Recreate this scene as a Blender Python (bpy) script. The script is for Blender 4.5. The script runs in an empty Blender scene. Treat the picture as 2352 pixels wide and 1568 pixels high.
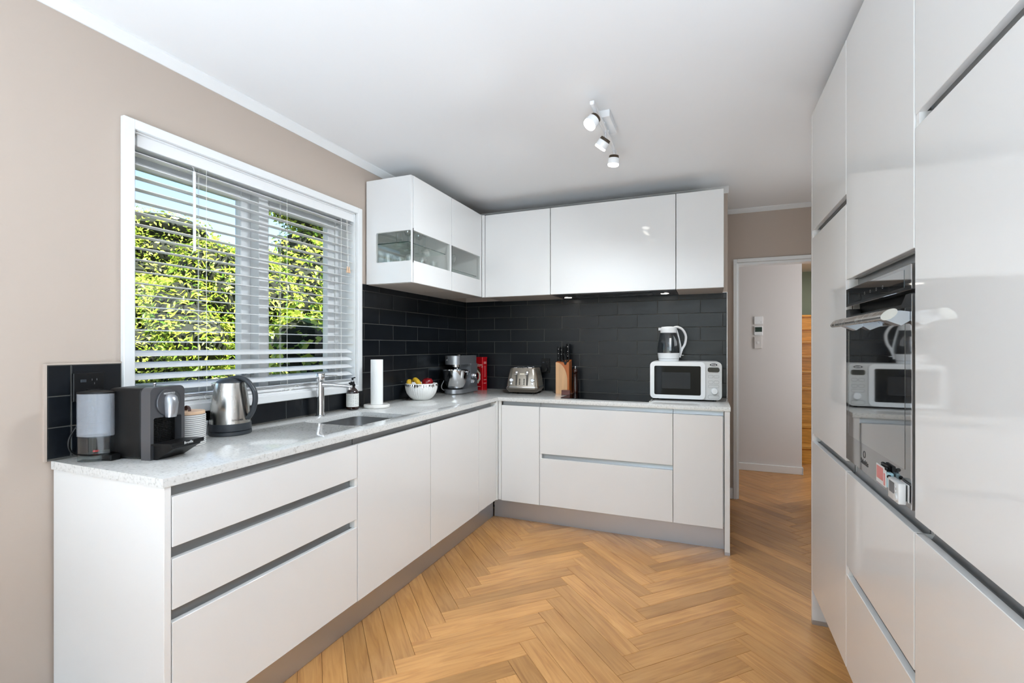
import bpy, bmesh, math, random
import numpy as np
from mathutils import Matrix, Vector
random.seed(7)
PI = math.pi
SC = bpy.context.scene
COL = SC.collection
# ------------------------------------------------------------------ camera
YAW = math.radians(22.127)
cam_d = bpy.data.cameras.new('camera')
cam_d.sensor_width = 36.0
cam_d.lens = 36.0 * 1101.13 / 2352
cam_d.shift_y = (794.8 - 784) / 2352
cam_d.clip_start = 0.05
cam = bpy.data.objects.new('camera', cam_d)
COL.objects.link(cam)
cam.location = (0, 0, 1.298)
cam.rotation_euler = (PI / 2, 0, YAW)
SC.camera = cam
# ------------------------------------------------------------------ view
SC.view_settings.view_transform = 'Standard'
SC.view_settings.look = 'None'
SC.view_settings.gamma = 1
SC.view_settings.use_curve_mapping = False
SC.view_settings.exposure = 0.20
SC.cycles.use_denoising = True
SC.cycles.max_bounces = 7
SC.cycles.diffuse_bounces = 4
SC.cycles.glossy_bounces = 3
SC.cycles.transparent_max_bounces = 12
SC.cycles.use_adaptive_sampling = True
SC.cycles.use_light_tree = False
SC.cycles.adaptive_threshold = 0.06
SC.cycles.adaptive_min_samples = 24
SC.cycles.caustics_reflective = False
SC.cycles.sample_clamp_indirect = 6
# ------------------------------------------------------------------ sky and sun
W = bpy.data.worlds.new('sky'); SC.world = W
W.use_nodes = True
wn = W.node_tree
sky = wn.nodes.new('ShaderNodeTexSky')
sky.sky_type = 'NISHITA'
sky.sun_disc = False
sky.sun_elevation = math.radians(50)
sky.sun_rotation = math.radians(110)
sky.dust_density = 0.4
wn.links.new(sky.outputs[0], wn.nodes['Background'].inputs[0])
wn.nodes['Background'].inputs[1].default_value = 0.30
def light(name, kind, loc, rot, energy, color=(1, 1, 1), **kw):
    d = bpy.data.lights.new(name, kind); d.energy = energy; d.color = color
    for k, v in kw.items(): setattr(d, k, v)
    o = bpy.data.objects.new(name, d); COL.objects.link(o)
    o.location = loc; o.rotation_euler = rot
    return o
sun_dir = Vector((-0.80, 0.30, -0.95)).normalized()      # the way sunlight travels: over the roof, on to the garden
sun = light('sun', 'SUN', (5, -5, 9), sun_dir.to_track_quat('-Z', 'Y').to_euler(), 24.0, (1.0, 0.95, 0.84), angle=0.01)
# added area lamp at the unseen rear glass doors, standing in for daylight
light('door_fill_light', 'AREA', (-0.45, -3.45, 1.2), (-PI / 2, 0, PI), 12, (0.72, 0.86, 1.0), shape='RECTANGLE', size=2.7, size_y=2.1)
# added upward fill lamp near the floor behind the camera, brightening the whole room
light('floor_fill_light', 'AREA', (-0.20, -1.95, 0.10), (PI, 0, 0), 270, (0.67, 0.83, 0.99), shape='RECTANGLE', size=2.4, size_y=3.0, spread=math.radians(158))
# ------------------------------------------------------------------ materials
def lin(c):
    return tuple(((v / 255) / 12.92 if v / 255 <= 0.04045 else ((v / 255 + 0.055) / 1.055) ** 2.4) for v in c)
def nm(name):
    m = bpy.data.materials.new(name); m.use_nodes = True
    return m, m.node_tree.nodes, m.node_tree.links, m.node_tree.nodes['Principled BSDF']
def mat(name, col, rough=0.5, metal=0.0, spec=0.5, coat=0.0, bump=0.0, bscale=60, emit=None, es=0, vary=0.0, aniso=None, rvar=0.0):
    m, N, L, P = nm(name)
    c = (*lin(col), 1)
    P.inputs['Base Color'].default_value = c
    P.inputs['Roughness'].default_value = rough
    P.inputs['Metallic'].default_value = metal
    P.inputs['Specular IOR Level'].default_value = spec
    P.inputs['Coat Weight'].default_value = coat
    P.inputs['Coat Roughness'].default_value = 0.03
    if emit:
        P.inputs['Emission Color'].default_value = (*emit, 1); P.inputs['Emission Strength'].default_value = es
    tc = N.new('ShaderNodeTexCoord')
    if bump or vary or aniso or rvar:
        no = N.new('ShaderNodeTexNoise'); no.inputs['Scale'].default_value = bscale; no.inputs['Detail'].default_value = 4
        if aniso:
            mp = N.new('ShaderNodeMapping'); mp.inputs['Scale'].default_value = aniso
            L.new(tc.outputs['Object'], mp.inputs['Vector']); L.new(mp.outputs[0], no.inputs['Vector'])
        else: L.new(tc.outputs['Object'], no.inputs['Vector'])
        if bump:
            b = N.new('ShaderNodeBump'); b.inputs['Strength'].default_value = bump; b.inputs['Distance'].default_value = 0.002
            L.new(no.outputs['Fac'], b.inputs['Height']); L.new(b.outputs[0], P.inputs['Normal'])
        if vary:
            r = N.new('ShaderNodeValToRGB')
            r.color_ramp.elements[0].position = 0.3; r.color_ramp.elements[1].position = 0.7
            r.color_ramp.elements[0].color = (*[v * (1 - vary) for v in c[:3]], 1); r.color_ramp.elements[1].color = (*[min(1, v * (1 + vary)) for v in c[:3]], 1)
            L.new(no.outputs['Fac'], r.inputs[0]); L.new(r.outputs[0], P.inputs['Base Color'])
        if rvar:
            mr = N.new('ShaderNodeMapRange'); mr.inputs[1].default_value = 0.35; mr.inputs[2].default_value = 0.65
            mr.inputs[3].default_value = max(0.02, rough - rvar); mr.inputs[4].default_value = rough + rvar
            L.new(no.outputs['Fac'], mr.inputs[0]); L.new(mr.outputs[0], P.inputs['Roughness'])
    return m
def glass(name, tint=(1, 1, 1), rough=0.0, ior=1.45, gain=1.0):
    m, N, L, P = nm(name); N.remove(P)
    t = N.new('ShaderNodeBsdfTransparent'); t.inputs[0].default_value = (*tint, 1)
    g = N.new('ShaderNodeBsdfGlossy'); g.inputs['Roughness'].default_value = rough
    f = N.new('ShaderNodeFresnel'); f.inputs[0].default_value = ior
    mu = N.new('ShaderNodeMath'); mu.operation = 'MULTIPLY'; mu.inputs[1].default_value = gain; mu.use_clamp = True
    mx = N.new('ShaderNodeMixShader')
    ge = N.new('ShaderNodeNewGeometry'); iv = N.new('ShaderNodeMath'); iv.operation = 'SUBTRACT'; iv.inputs[0].default_value = 1.0; m2 = N.new('ShaderNodeMath'); m2.operation = 'MULTIPLY'
    L.new(ge.outputs['Backfacing'], iv.inputs[1]); L.new(f.outputs[0], m2.inputs[0]); L.new(iv.outputs[0], m2.inputs[1])      # reflect on the entering face only
    L.new(m2.outputs[0], mu.inputs[0]); L.new(mu.outputs[0], mx.inputs[0]); L.new(t.outputs[0], mx.inputs[1]); L.new(g.outputs[0], mx.inputs[2])
    L.new(mx.outputs[0], N['Material Output'].inputs[0])
    return m
M = {}
M['wall'] = mat('wall_paint', (181, 166, 153), 0.6, bump=0.06, bscale=120)
M['ceil'] = mat('ceiling_paint', (236, 236, 236), 0.6)
M['trim'] = mat('white_trim_paint', (226, 226, 225), 0.3)
M['white'] = mat('white_gloss_lacquer', (228, 227, 225), 0.055)
M['carc'] = mat('white_melamine', (234, 233, 230), 0.35)
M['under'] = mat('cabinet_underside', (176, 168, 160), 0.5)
M['alu'] = mat('brushed_aluminium_channel', (150, 152, 153), 0.32, metal=0.75)
M['plinth'] = mat('brushed_aluminium_plinth', (190, 191, 194), 0.33, metal=0.75, bscale=7, rvar=0.02)
M['tile'] = mat('black_satin_tile', (13, 16.5, 21), 0.31, spec=0.42, bscale=5, aniso=(1, 1, 3.5), rvar=0.035)
M['grout'] = mat('grey_grout', (86, 84, 80), 0.9)
M['steel'] = mat('brushed_steel', (196, 193, 188), 0.24, metal=1, bscale=60, aniso=(1, 1, 0.05), rvar=0.06)
M['chrome'] = mat('chrome', (225, 226, 228), 0.06, metal=1)
M['silver'] = mat('silver_paint', (170, 172, 176), 0.28, metal=0.8)
M['black'] = mat('black_plastic', (12, 12, 13), 0.42, spec=0.3)
M['blackgl'] = mat('black_gloss', (8, 8, 9), 0.05, spec=0.4)
M['meshgrey'] = mat('microwave_window_mesh', (40, 41, 43), 0.3, spec=0.2)
M['mwglass'] = mat('dark_microwave_glass', (7, 7, 8), 0.05, spec=0.15)
M['charcoal'] = mat('charcoal_plastic', (46, 50, 55), 0.4)
M['gunmetal'] = mat('gunmetal_paint', (96, 96, 99), 0.32, metal=0.6)
M['whitepl'] = mat('white_plastic', (236, 237, 238), 0.22)
M['greypl'] = mat('pale_grey_plastic', (208, 208, 206), 0.35)
M['ceramic'] = mat('white_ceramic', (236, 234, 230), 0.3, bump=0.5, bscale=90)
M['paper'] = mat('paper_towel', (240, 239, 236), 0.9, bump=0.5, bscale=260)
M['stone'] = mat('white_marble', (226, 222, 216), 0.25, vary=0.06, bscale=14)
M['red'] = mat('red_tin_lacquer', (178, 14, 24), 0.22, coat=0.3)
M['cream'] = mat('cream_print', (232, 224, 206), 0.4)
M['brown'] = mat('brown_print', (96, 52, 30), 0.4)
M['amber'] = mat('dark_amber_glass', (34, 15, 8), 0.07, coat=0.4)
M['label'] = mat('white_label', (224, 222, 216), 0.6)
M['stripegrey'] = mat('grey_stripe_glaze', (168, 166, 166), 0.3)
M['ink'] = mat('dark_ink', (48, 48, 50), 0.6)
M['greyink'] = mat('grey_ink', (150, 150, 148), 0.6)
M['whiteink'] = mat('white_ink', (232, 232, 232), 0.5)
M['banana'] = mat('banana_skin', (206, 164, 40), 0.45, vary=0.25, bscale=25)
M['apple'] = mat('red_apple_skin', (126, 14, 22), 0.2, vary=0.4, bscale=18)
M['stem'] = mat('dark_stem', (60, 44, 26), 0.7)
M['titan'] = mat('titanium_lacquer', (158, 150, 138), 0.25, metal=0.75)
M['titan2'] = mat('dark_titanium', (112, 104, 94), 0.3, metal=0.6)
M['dial'] = mat('white_dial', (244, 244, 244), 0.3)
M['maple'] = mat('pale_beech_wood', (206, 160, 116), 0.45, vary=0.10, bscale=10, aniso=(6, 6, 0.6))
M['cherry'] = mat('orange_cherry_wood', (172, 92, 34), 0.4, vary=0.15, bscale=10, aniso=(6, 6, 0.6))
M['darkwood'] = mat('dark_stained_wood', (46, 20, 14), 0.18, coat=0.3, vary=0.2, bscale=12)
M['redwood'] = mat('reddish_brown_wood', (96, 50, 42), 0.45, vary=0.2, bscale=20)
M['lidwood'] = mat('light_wood_lid', (214, 178, 146), 0.5, vary=0.08, bscale=14, aniso=(8, 1, 1))
M['leather'] = mat('dark_leather', (56, 30, 22), 0.6)
M['sinksteel'] = mat('sink_steel', (186, 186, 186), 0.30, metal=1)
M['slat'] = mat('white_painted_slat', (226, 225, 224), 0.35)
M['cord'] = mat('white_cord', (232, 230, 224), 0.8)
M['green'] = mat('sage_green_paint', (150, 166, 150), 0.7)
M['hall'] = mat('pale_hall_paint', (214, 210, 207), 0.7, bump=0.05, bscale=120)
M['lcd'] = mat('dark_green_display', (34, 54, 44), 0.2)
M['stairwood'] = mat('golden_oak_stair', (202, 146, 66), 0.4, vary=0.22, bscale=7, aniso=(1, 10, 10))
M['lampglow'] = mat('lamp_diffuser', (255, 250, 240), 0.5, emit=(1.0, 0.95, 0.86), es=9)
M['hoodglow'] = mat('hood_lamp_diffuser', (255, 250, 240), 0.5, emit=(1.0, 0.92, 0.80), es=9)
M['lampbrown'] = mat('dark_brown_lamp_cap', (62, 48, 32), 0.5)
M['ovenglass'] = mat('smoked_oven_glass', (30, 30, 31), 0.03, metal=0.0, spec=1.0, coat=1.0)
M['ovenmirror'] = mat('grey_mirror_oven_glass', (92, 92, 93), 0.04, metal=0.55, coat=0.6)
M['soil'] = mat('garden_soil', (70, 66, 44), 0.9, vary=0.4, bscale=3)
M['bark'] = mat('tree_bark', (86, 66, 50), 0.9, bump=0.6, bscale=20, vary=0.3)
M['pink'] = mat('pink_print', (206, 124, 120), 0.5)
M['bluepl'] = mat('pale_blue_plastic', (170, 206, 214), 0.3)
M['pane'] = glass('window_glass', (0.97, 0.99, 0.98), 0.0, 1.45)
M['cglass'] = glass('cabinet_glass', (0.98, 0.99, 0.975), 0.0, 1.5, 2.2)
M['shelfglass'] = glass('shelf_glass', (0.92, 0.97, 0.95), 0.0, 1.5)
M['tumbler'] = glass('clear_drinking_glass', (0.95, 0.97, 0.96), 0.0, 1.5, 4.0)
M['tank'] = glass('misted_tank_plastic', (0.92, 0.94, 0.96), 0.05, 1.5, 1.6)
def mist(m, col, amt):
    N, L = m.node_tree.nodes, m.node_tree.links
    out = N['Material Output']; src = out.inputs[0].links[0].from_socket
    d = N.new('ShaderNodeBsdfDiffuse'); d.inputs[0].default_value = (*lin(col), 1)
    n = N.new('ShaderNodeTexNoise'); n.inputs['Scale'].default_value = 420; r = N.new('ShaderNodeMapRange')
    r.inputs[1].default_value = 0.36; r.inputs[2].default_value = 0.46; r.inputs[3].default_value = amt * 0.2; r.inputs[4].default_value = amt
    tc = N.new('ShaderNodeTexCoord'); L.new(tc.outputs['Object'], n.inputs['Vector']); L.new(n.outputs['Fac'], r.inputs[0])
    mx = N.new('ShaderNodeMixShader'); L.new(r.outputs[0], mx.inputs[0]); L.new(src, mx.inputs[1]); L.new(d.outputs[0], mx.inputs[2]); L.new(mx.outputs[0], out.inputs[0])
mist(M['tank'], (176, 179, 185), 0.38)
M['tankclear'] = glass('clear_tank_plastic', (0.93, 0.95, 0.96), 0.0, 1.5, 1.6)
M['water'] = glass('tank_water', (0.85, 0.89, 0.90), 0.0, 1.33, 1.5)
M['kglass'] = glass('kettle_glass', (0.86, 0.88, 0.90), 0.0, 1.5, 1.6)
M['shelfedge'] = mat('green_glass_edge', (40, 62, 54), 0.1)
# quartz worktop with specks
def quartz():
    m, N, L, P = nm('speckled_quartz')
    tc = N.new('ShaderNodeTexCoord'); v = N.new('ShaderNodeTexVoronoi'); v.inputs['Scale'].default_value = 330
    n = N.new('ShaderNodeTexNoise'); n.inputs['Scale'].default_value = 130; n.inputs['Detail'].default_value = 2
    L.new(tc.outputs['Object'], v.inputs['Vector']); L.new(tc.outputs['Object'], n.inputs['Vector'])
    r = N.new('ShaderNodeValToRGB'); e = r.color_ramp.elements
    e[0].position = 0.30; e[0].color = (*lin((184, 181, 176)), 1); e[1].position = 0.42; e[1].color = (*lin((208, 206, 202)), 1)
    e2 = r.color_ramp.elements.new(0.75); e2.color = (*lin((216, 214, 210)), 1)
    L.new(n.outputs['Fac'], r.inputs[0])
    r2 = N.new('ShaderNodeValToRGB'); q = r2.color_ramp.elements
    q[0].position = 0.06; q[0].color = (0.45, 0.43, 0.40, 1); q[1].position = 0.16; q[1].color = (1, 1, 1, 1)
    L.new(v.outputs['Distance'], r2.inputs[0])
    mx = N.new('ShaderNodeMix'); mx.data_type = 'RGBA'; mx.blend_type = 'MULTIPLY'; mx.inputs[0].default_value = 0.4
    L.new(r.outputs[0], mx.inputs[6]); L.new(r2.outputs[0], mx.inputs[7]); L.new(mx.outputs[2], P.inputs['Base Color'])
    P.inputs['Roughness'].default_value = 0.09; P.inputs['Specular IOR Level'].default_value = 0.6
    return m
M['quartz'] = quartz()
# oak floor plank: grain along local x, tone by plank
def oak():
    m, N, L, P = nm('oak_plank')
    tc = N.new('ShaderNodeTexCoord'); oi = N.new('ShaderNodeObjectInfo')
    ad = N.new('ShaderNodeVectorMath'); ad.operation = 'ADD'
    sc = N.new('ShaderNodeVectorMath'); sc.operation = 'SCALE'; sc.inputs[3].default_value = 37.0
    cmb = N.new('ShaderNodeCombineXYZ')
    for i in range(3): L.new(oi.outputs['Random'], cmb.inputs[i])
    L.new(cmb.outputs[0], sc.inputs[0]); L.new(tc.outputs['Object'], ad.inputs[0]); L.new(sc.outputs[0], ad.inputs[1])
    mp = N.new('ShaderNodeMapping'); mp.inputs['Scale'].default_value = (2.2, 26, 26); L.new(ad.outputs[0], mp.inputs['Vector'])
    n = N.new('ShaderNodeTexNoise'); n.inputs['Scale'].default_value = 1.6; n.inputs['Detail'].default_value = 6; n.inputs['Distortion'].default_value = 1.2
    L.new(mp.outputs[0], n.inputs['Vector'])
    r = N.new('ShaderNodeValToRGB'); e = r.color_ramp.elements
    e[0].position = 0.30; e[0].color = (*lin((178, 124, 72)), 1); e[1].position = 0.72; e[1].color = (*lin((208, 155, 96)), 1)
    mid = r.color_ramp.elements.new(0.5); mid.color = (*lin((196, 142, 84)), 1)
    L.new(n.outputs['Fac'], r.inputs[0])
    # slow broad tone within the plank
    n2 = N.new('ShaderNodeTexNoise'); n2.inputs['Scale'].default_value = 3.0; L.new(ad.outputs[0], n2.inputs['Vector'])
    hv = N.new('ShaderNodeHueSaturation')
    mr = N.new('ShaderNodeMapRange'); mr.inputs[3].default_value = 0.78; mr.inputs[4].default_value = 1.10
    L.new(oi.outputs['Random'], mr.inputs[0])
    mr2 = N.new('ShaderNodeMapRange'); mr2.inputs[1].default_value = 0.3; mr2.inputs[2].default_value = 0.7; mr2.inputs[3].default_value = 0.9; mr2.inputs[4].default_value = 1.1
    L.new(n2.outputs['Fac'], mr2.inputs[0])
    mu = N.new('ShaderNodeMath'); mu.operation = 'MULTIPLY'; L.new(mr.outputs[0], mu.inputs[0]); L.new(mr2.outputs[0], mu.inputs[1])
    L.new(mu.outputs[0], hv.inputs['Value']); L.new(r.outputs[0], hv.inputs['Color']); L.new(hv.outputs[0], P.inputs['Base Color'])
    P.inputs['Roughness'].default_value = 0.34
    b = N.new('ShaderNodeBump'); b.inputs['Strength'].default_value = 0.15; b.inputs['Distance'].default_value = 0.001
    L.new(n.outputs['Fac'], b.inputs['Height']); L.new(b.outputs[0], P.inputs['Normal'])
    return m
M['oak'] = oak()
M['joint'] = mat('dark_floor_joint', (60, 40, 24), 0.8)
def leaf(name, c0, c1, tr=0.35):
    m, N, L, P = nm(name)
    g = N.new('ShaderNodeNewGeometry'); r = N.new('ShaderNodeValToRGB')
    r.color_ramp.elements[0].color = (*lin(c0), 1); r.color_ramp.elements[1].color = (*lin(c1), 1)
    L.new(g.outputs['Random Per Island'], r.inputs[0]); L.new(r.outputs[0], P.inputs['Base Color'])
    P.inputs['Roughness'].default_value = 0.45
    t = N.new('ShaderNodeBsdfTranslucent'); L.new(r.outputs[0], t.inputs[0])
    mx = N.new('ShaderNodeMixShader'); mx.inputs[0].default_value = tr
    L.new(P.outputs[0], mx.inputs[1]); L.new(t.outputs[0], mx.inputs[2]); L.new(mx.outputs[0], N['Material Output'].inputs[0])
    return m
M['leafA'] = leaf('light_green_leaf', (120, 150, 40), (214, 226, 96))
M['leafB'] = leaf('bright_green_leaf', (84, 130, 30), (216, 226, 84))
M['leafC'] = leaf('broad_glossy_leaf', (70, 110, 44), (200, 214, 84))
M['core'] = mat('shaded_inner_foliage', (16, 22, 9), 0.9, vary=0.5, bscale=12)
# ------------------------------------------------------------------ mesh helpers
WM = {}
def empty(name, loc=(0, 0, 0), rz=0.0):
    o = bpy.data.objects.new(name, None); COL.objects.link(o)
    o.location = loc; o.rotation_euler = (0, 0, rz); o.empty_display_size = 0.05
    WM[o] = Matrix.Translation(loc) @ Matrix.Rotation(rz, 4, 'Z')
    return o
def tag(o, label, cat, group=None):
    o['label'] = label; o['category'] = cat
    if group: o['group'] = group
    return o
def thing(name, label, cat, loc=(0, 0, 0), rz=0.0, group=None):
    return tag(empty(name, loc, rz), label, cat, group)
class B:
    def __init__(s): s.bm = bmesh.new()
    def box(s, x0, x1, y0, y1, z0, z1, bev=0, seg=1):
        r = bmesh.ops.create_cube(s.bm, size=1)
        for v in r['verts']:
            v.co = Vector(((x0 + x1) / 2 + v.co.x * (x1 - x0), (y0 + y1) / 2 + v.co.y * (y1 - y0), (z0 + z1) / 2 + v.co.z * (z1 - z0)))
        if bev:
            es = list({e for v in r['verts'] for e in v.link_edges})
            bmesh.ops.bevel(s.bm, geom=es, offset=bev, segments=seg, affect='EDGES', profile=0.5)
        return s
    def prism(s, pts, axis, a0, a1):
        def P(u, v, a): return {'x': (a, u, v), 'y': (u, a, v), 'z': (u, v, a)}[axis]
        lo = [s.bm.verts.new(P(u, v, a0)) for u, v in pts]; hi = [s.bm.verts.new(P(u, v, a1)) for u, v in pts]
        n = len(pts)
        fs = [s.bm.faces.new(lo), s.bm.faces.new(hi)]
        for i in range(n): fs.append(s.bm.faces.new((lo[i], lo[(i + 1) % n], hi[(i + 1) % n], hi[i])))
        bmesh.ops.recalc_face_normals(s.bm, faces=fs)
        return s
    def lathe(s, prof, seg=32, c=(0, 0), close=False, sx=1, sy=1):
        rings = []
        for r, z in prof:
            if r < 1e-5: rings.append([s.bm.verts.new((c[0], c[1], z))])
            else: rings.append([s.bm.verts.new((c[0] + sx * r * math.cos(2 * PI * i / seg), c[1] + sy * r * math.sin(2 * PI * i / seg), z)) for i in range(seg)])
        fs = []
        pairs = list(zip(rings, rings[1:]))
        if close: pairs.append((rings[-1], rings[0]))
        for a, b in pairs:
            for i in range(seg):
                j = (i + 1) % seg
                if len(a) == 1 and len(b) == 1: continue
                if len(a) == 1: fs.append(s.bm.faces.new((a[0], b[j], b[i])))
                elif len(b) == 1: fs.append(s.bm.faces.new((a[i], a[j], b[0])))
                else: fs.append(s.bm.faces.new((a[i], a[j], b[j], b[i])))
        bmesh.ops.recalc_face_normals(s.bm, faces=fs)
        return s
    def tube(s, pts, r, seg=8, closed=False, cap=True):
        pts = [Vector(p) for p in pts]; n = len(pts)
        rr = r if isinstance(r, (list, tuple)) else [r] * n
        rings = []
        up = None
        for i, p in enumerate(pts):
            if closed: t = pts[(i + 1) % n] - pts[i - 1]
            else: t = pts[min(i + 1, n - 1)] - pts[max(i - 1, 0)]
            t.normalize()
            if up is None:
                up = Vector((0, 0, 1)) if abs(t.z) < 0.9 else Vector((1, 0, 0))
            a = t.cross(up).normalized(); b = a.cross(t).normalized(); up = b
            q = rr[i]; qa, qb = q if isinstance(q, (list, tuple)) else (q, q)
            rings.append([s.bm.verts.new(p + a * qa * math.cos(2 * PI * k / seg) + b * qb * math.sin(2 * PI * k / seg)) for k in range(seg)])
        fs = []
        rg = list(zip(rings, rings[1:]))
        if closed: rg.append((rings[-1], rings[0]))
        for a, b in rg:
            for k in range(seg): fs.append(s.bm.faces.new((a[k], a[(k + 1) % seg], b[(k + 1) % seg], b[k])))
        if cap and not closed: fs += [s.bm.faces.new(rings[0]), s.bm.faces.new(rings[-1])]
        bmesh.ops.recalc_face_normals(s.bm, faces=fs)
        return s
    def ball(s, c, r, seg=16, rings=10):
        rx, ry, rz = r if isinstance(r, (list, tuple)) else (r, r, r)
        q = bmesh.ops.create_uvsphere(s.bm, u_segments=seg, v_segments=rings, radius=1)
        for v in q['verts']: v.co = Vector((c[0] + v.co.x * rx, c[1] + v.co.y * ry, c[2] + v.co.z * rz))
        return s
    def cyl(s, p0, p1, r, seg=24, r1=None):
        return s.tube([p0, p1], [r, r if r1 is None else r1], seg)
    def xf(s, mtx):
        bmesh.ops.transform(s.bm, matrix=mtx, verts=s.bm.verts); return s
def build(name, b, m, parent=None, local=False, smooth=35, label=None, kind=None):
    """one mesh object; coordinates are world coordinates unless local"""
    if parent is not None and not local: b.bm.transform(WM[parent].inverted())
    me = bpy.data.meshes.new(name); b.bm.to_mesh(me); b.bm.free()
    me.materials.append(M[m] if isinstance(m, str) else m)
    if smooth:
        me.polygons.foreach_set('use_smooth', [True] * len(me.polygons)); me.set_sharp_from_angle(angle=math.radians(smooth))
    o = bpy.data.objects.new(name, me); COL.objects.link(o)
    if parent is not None: o.parent = parent; WM[o] = WM[parent]
    else: WM[o] = Matrix.Identity(4)
    if label: o['label'] = label
    if kind: o['kind'] = kind
    return o
def struct(name, b, m, label, cat='wall', smooth=35):
    o = build(name, b, m, None, smooth=smooth); o['kind'] = 'structure'; o['label'] = label; o['category'] = cat
    return o
def solo(name, b, m, label, cat, group=None, smooth=35):
    """a thing that is one mesh; its origin is put at the base"""
    bm = b.bm; vs = bm.verts
    xs = [v.co.x for v in vs]; ys = [v.co.y for v in vs]; z0 = min(v.co.z for v in vs)
    c = Vector(((min(xs) + max(xs)) / 2, (min(ys) + max(ys)) / 2, z0))
    bm.transform(Matrix.Translation(-c))
    o = build(name, b, m, None, smooth=smooth); o.location = c; WM[o] = Matrix.Translation(c)
    return tag(o, label, cat, group)
def text(name, body, size, m, parent, loc, xd, yd, local=False, ext=0.0003, align='CENTER', sx=1.0):
    cu = bpy.data.curves.new('t', 'FONT'); cu.body = body; cu.size = size; cu.align_x = align; cu.align_y = 'CENTER'; cu.extrude = ext; cu.resolution_u = 2
    to = bpy.data.objects.new('t', cu); COL.objects.link(to)
    dg = bpy.context.evaluated_depsgraph_get()
    me = bpy.data.meshes.new_from_object(to.evaluated_get(dg))
    bpy.data.objects.remove(to); bpy.data.curves.remove(cu)
    xd = Vector(xd).normalized(); yd = Vector(yd).normalized(); zd = xd.cross(yd)
    mt = Matrix(((xd.x * sx, yd.x, zd.x, loc[0]), (xd.y * sx, yd.y, zd.y, loc[1]), (xd.z * sx, yd.z, zd.z, loc[2]), (0, 0, 0, 1)))
    if not local: mt = WM[parent].inverted() @ mt
    me.transform(mt); me.materials.clear(); me.materials.append(M[m])
    o = bpy.data.objects.new(name, me); COL.objects.link(o); o.parent = parent; WM[o] = WM[parent]
    return o
def rrect(x0, x1, y0, y1, r, n=5):
    pts = []
    for cx, cy, a in ((x1 - r, y1 - r, 0), (x0 + r, y1 - r, 90), (x0 + r, y0 + r, 180), (x1 - r, y0 + r, 270)):
        for i in range(n + 1):
            t = math.radians(a + 90 * i / n); pts.append((cx + r * math.cos(t), cy + r * math.sin(t)))
    return pts
def frame(b, outer, inner, axis, a0, a1):
    """a ring plate between two outlines with equal point counts"""
    def P(u, v, a): return {'x': (a, u, v), 'y': (u, a, v), 'z': (u, v, a)}[axis]
    n = len(outer)
    V = [[b.bm.verts.new(P(u, v, a)) for u, v in ring] for ring, a in ((outer, a0), (inner, a0), (inner, a1), (outer, a1))]
    fs = []
    for k in range(4):
        A, C = V[k], V[(k + 1) % 4]
        for i in range(n): fs.append(b.bm.faces.new((A[i], A[(i + 1) % n], C[(i + 1) % n], C[i])))
    bmesh.ops.recalc_face_normals(b.bm, faces=fs)
    return b
# ================================================================== the room
XW, YW, ZC = -2.008, 3.838, 2.455       # plaster of the window wall, of the hob wall, ceiling
XT, YT = -2.000, 3.830                  # tile faces
CT = 0.92                               # worktop
# ---- floor
FX0, FX1, FY0, FY1 = -2.2, 2.1, -3.8, 9.0
floor = struct('floor', B().box(FX0, FX1, FY0, FY1, -0.10, -0.0125), 'joint', 'oak herringbone parquet floor of the kitchen and hall', 'floor')
PL, PW = 0.618, 0.0906
pme = None
def plank_mesh():
    b = B().box(0.0005, PL - 0.0005, 0.0005, PW - 0.0005, -0.012, 0, 0.0011)
    me = bpy.data.meshes.new('plank'); b.bm.to_mesh(me); b.bm.free(); me.materials.append(M['oak']); return me
pme = plank_mesh()
U0 = 0.174 - PL / math.sqrt(2)
V0 = 3.048 - PL / math.sqrt(2)
q2 = math.sqrt(2)
rest = B()
for ci in range(-6, 7):
    for k in range(-60, 120):
        for typ in (0, 1):
            if typ == 0: px, py, rot = k * PW, k * PW, PI / 4
            else: px, py, rot = k * PW + PL, k * PW + PW - PL, PI / 4 + PI / 2
            if typ == 1: px += PW
            # herringbone pattern coordinates to room coordinates (axis of the zigzag along y)
            px += ci * PL; py -= ci * PL
            X = U0 + (px - py) / q2; Y = V0 + (px + py) / q2
            ex = Vector((math.cos(rot), math.sin(rot))); ey = Vector((-ex.y, ex.x))
            cs = [Vector((X, Y)) + ex * a * PL + ey * c * PW for a in (0, 1) for c in (0, 1)]
            c = sum(cs, Vector((0, 0))) / 4
            if min(v.x for v in cs) > 1.08 or max(v.x for v in cs) < -1.56: continue
            if not (-3.6 < c.y < 6.3): continue
            if c.y > 4.6 and c.x < 0.1: continue
            if max(v.x for v in cs) > 1.05 and c.y < 4.4 and c.x > 0.85: continue
            near = c.y > 1.05 and ((c.x < 0.72 and c.y < 3.95 and min(v.x for v in cs) > -1.85) or (c.x > -0.05 and c.y >= 2.5))
            if near:
                o = bpy.data.objects.new('plank', pme); COL.objects.link(o); o.parent = floor
                o.location = (X, Y, 0); o.rotation_euler = (0, 0, rot)
            elif c.y < 1.6:
                t = B().box(0.0004, PL - 0.0004, 0.0004, PW - 0.0004, -0.012, 0)
                t.bm.transform(Matrix.Translation((X, Y, 0)) @ Matrix.Rotation(rot, 4, 'Z'))
                tm = bpy.data.meshes.new('t'); t.bm.to_mesh(tm); t.bm.free(); rest.bm.from_mesh(tm); bpy.data.meshes.remove(tm)
build('plank_field', rest, 'oak', floor, kind='stuff', smooth=0)
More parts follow.
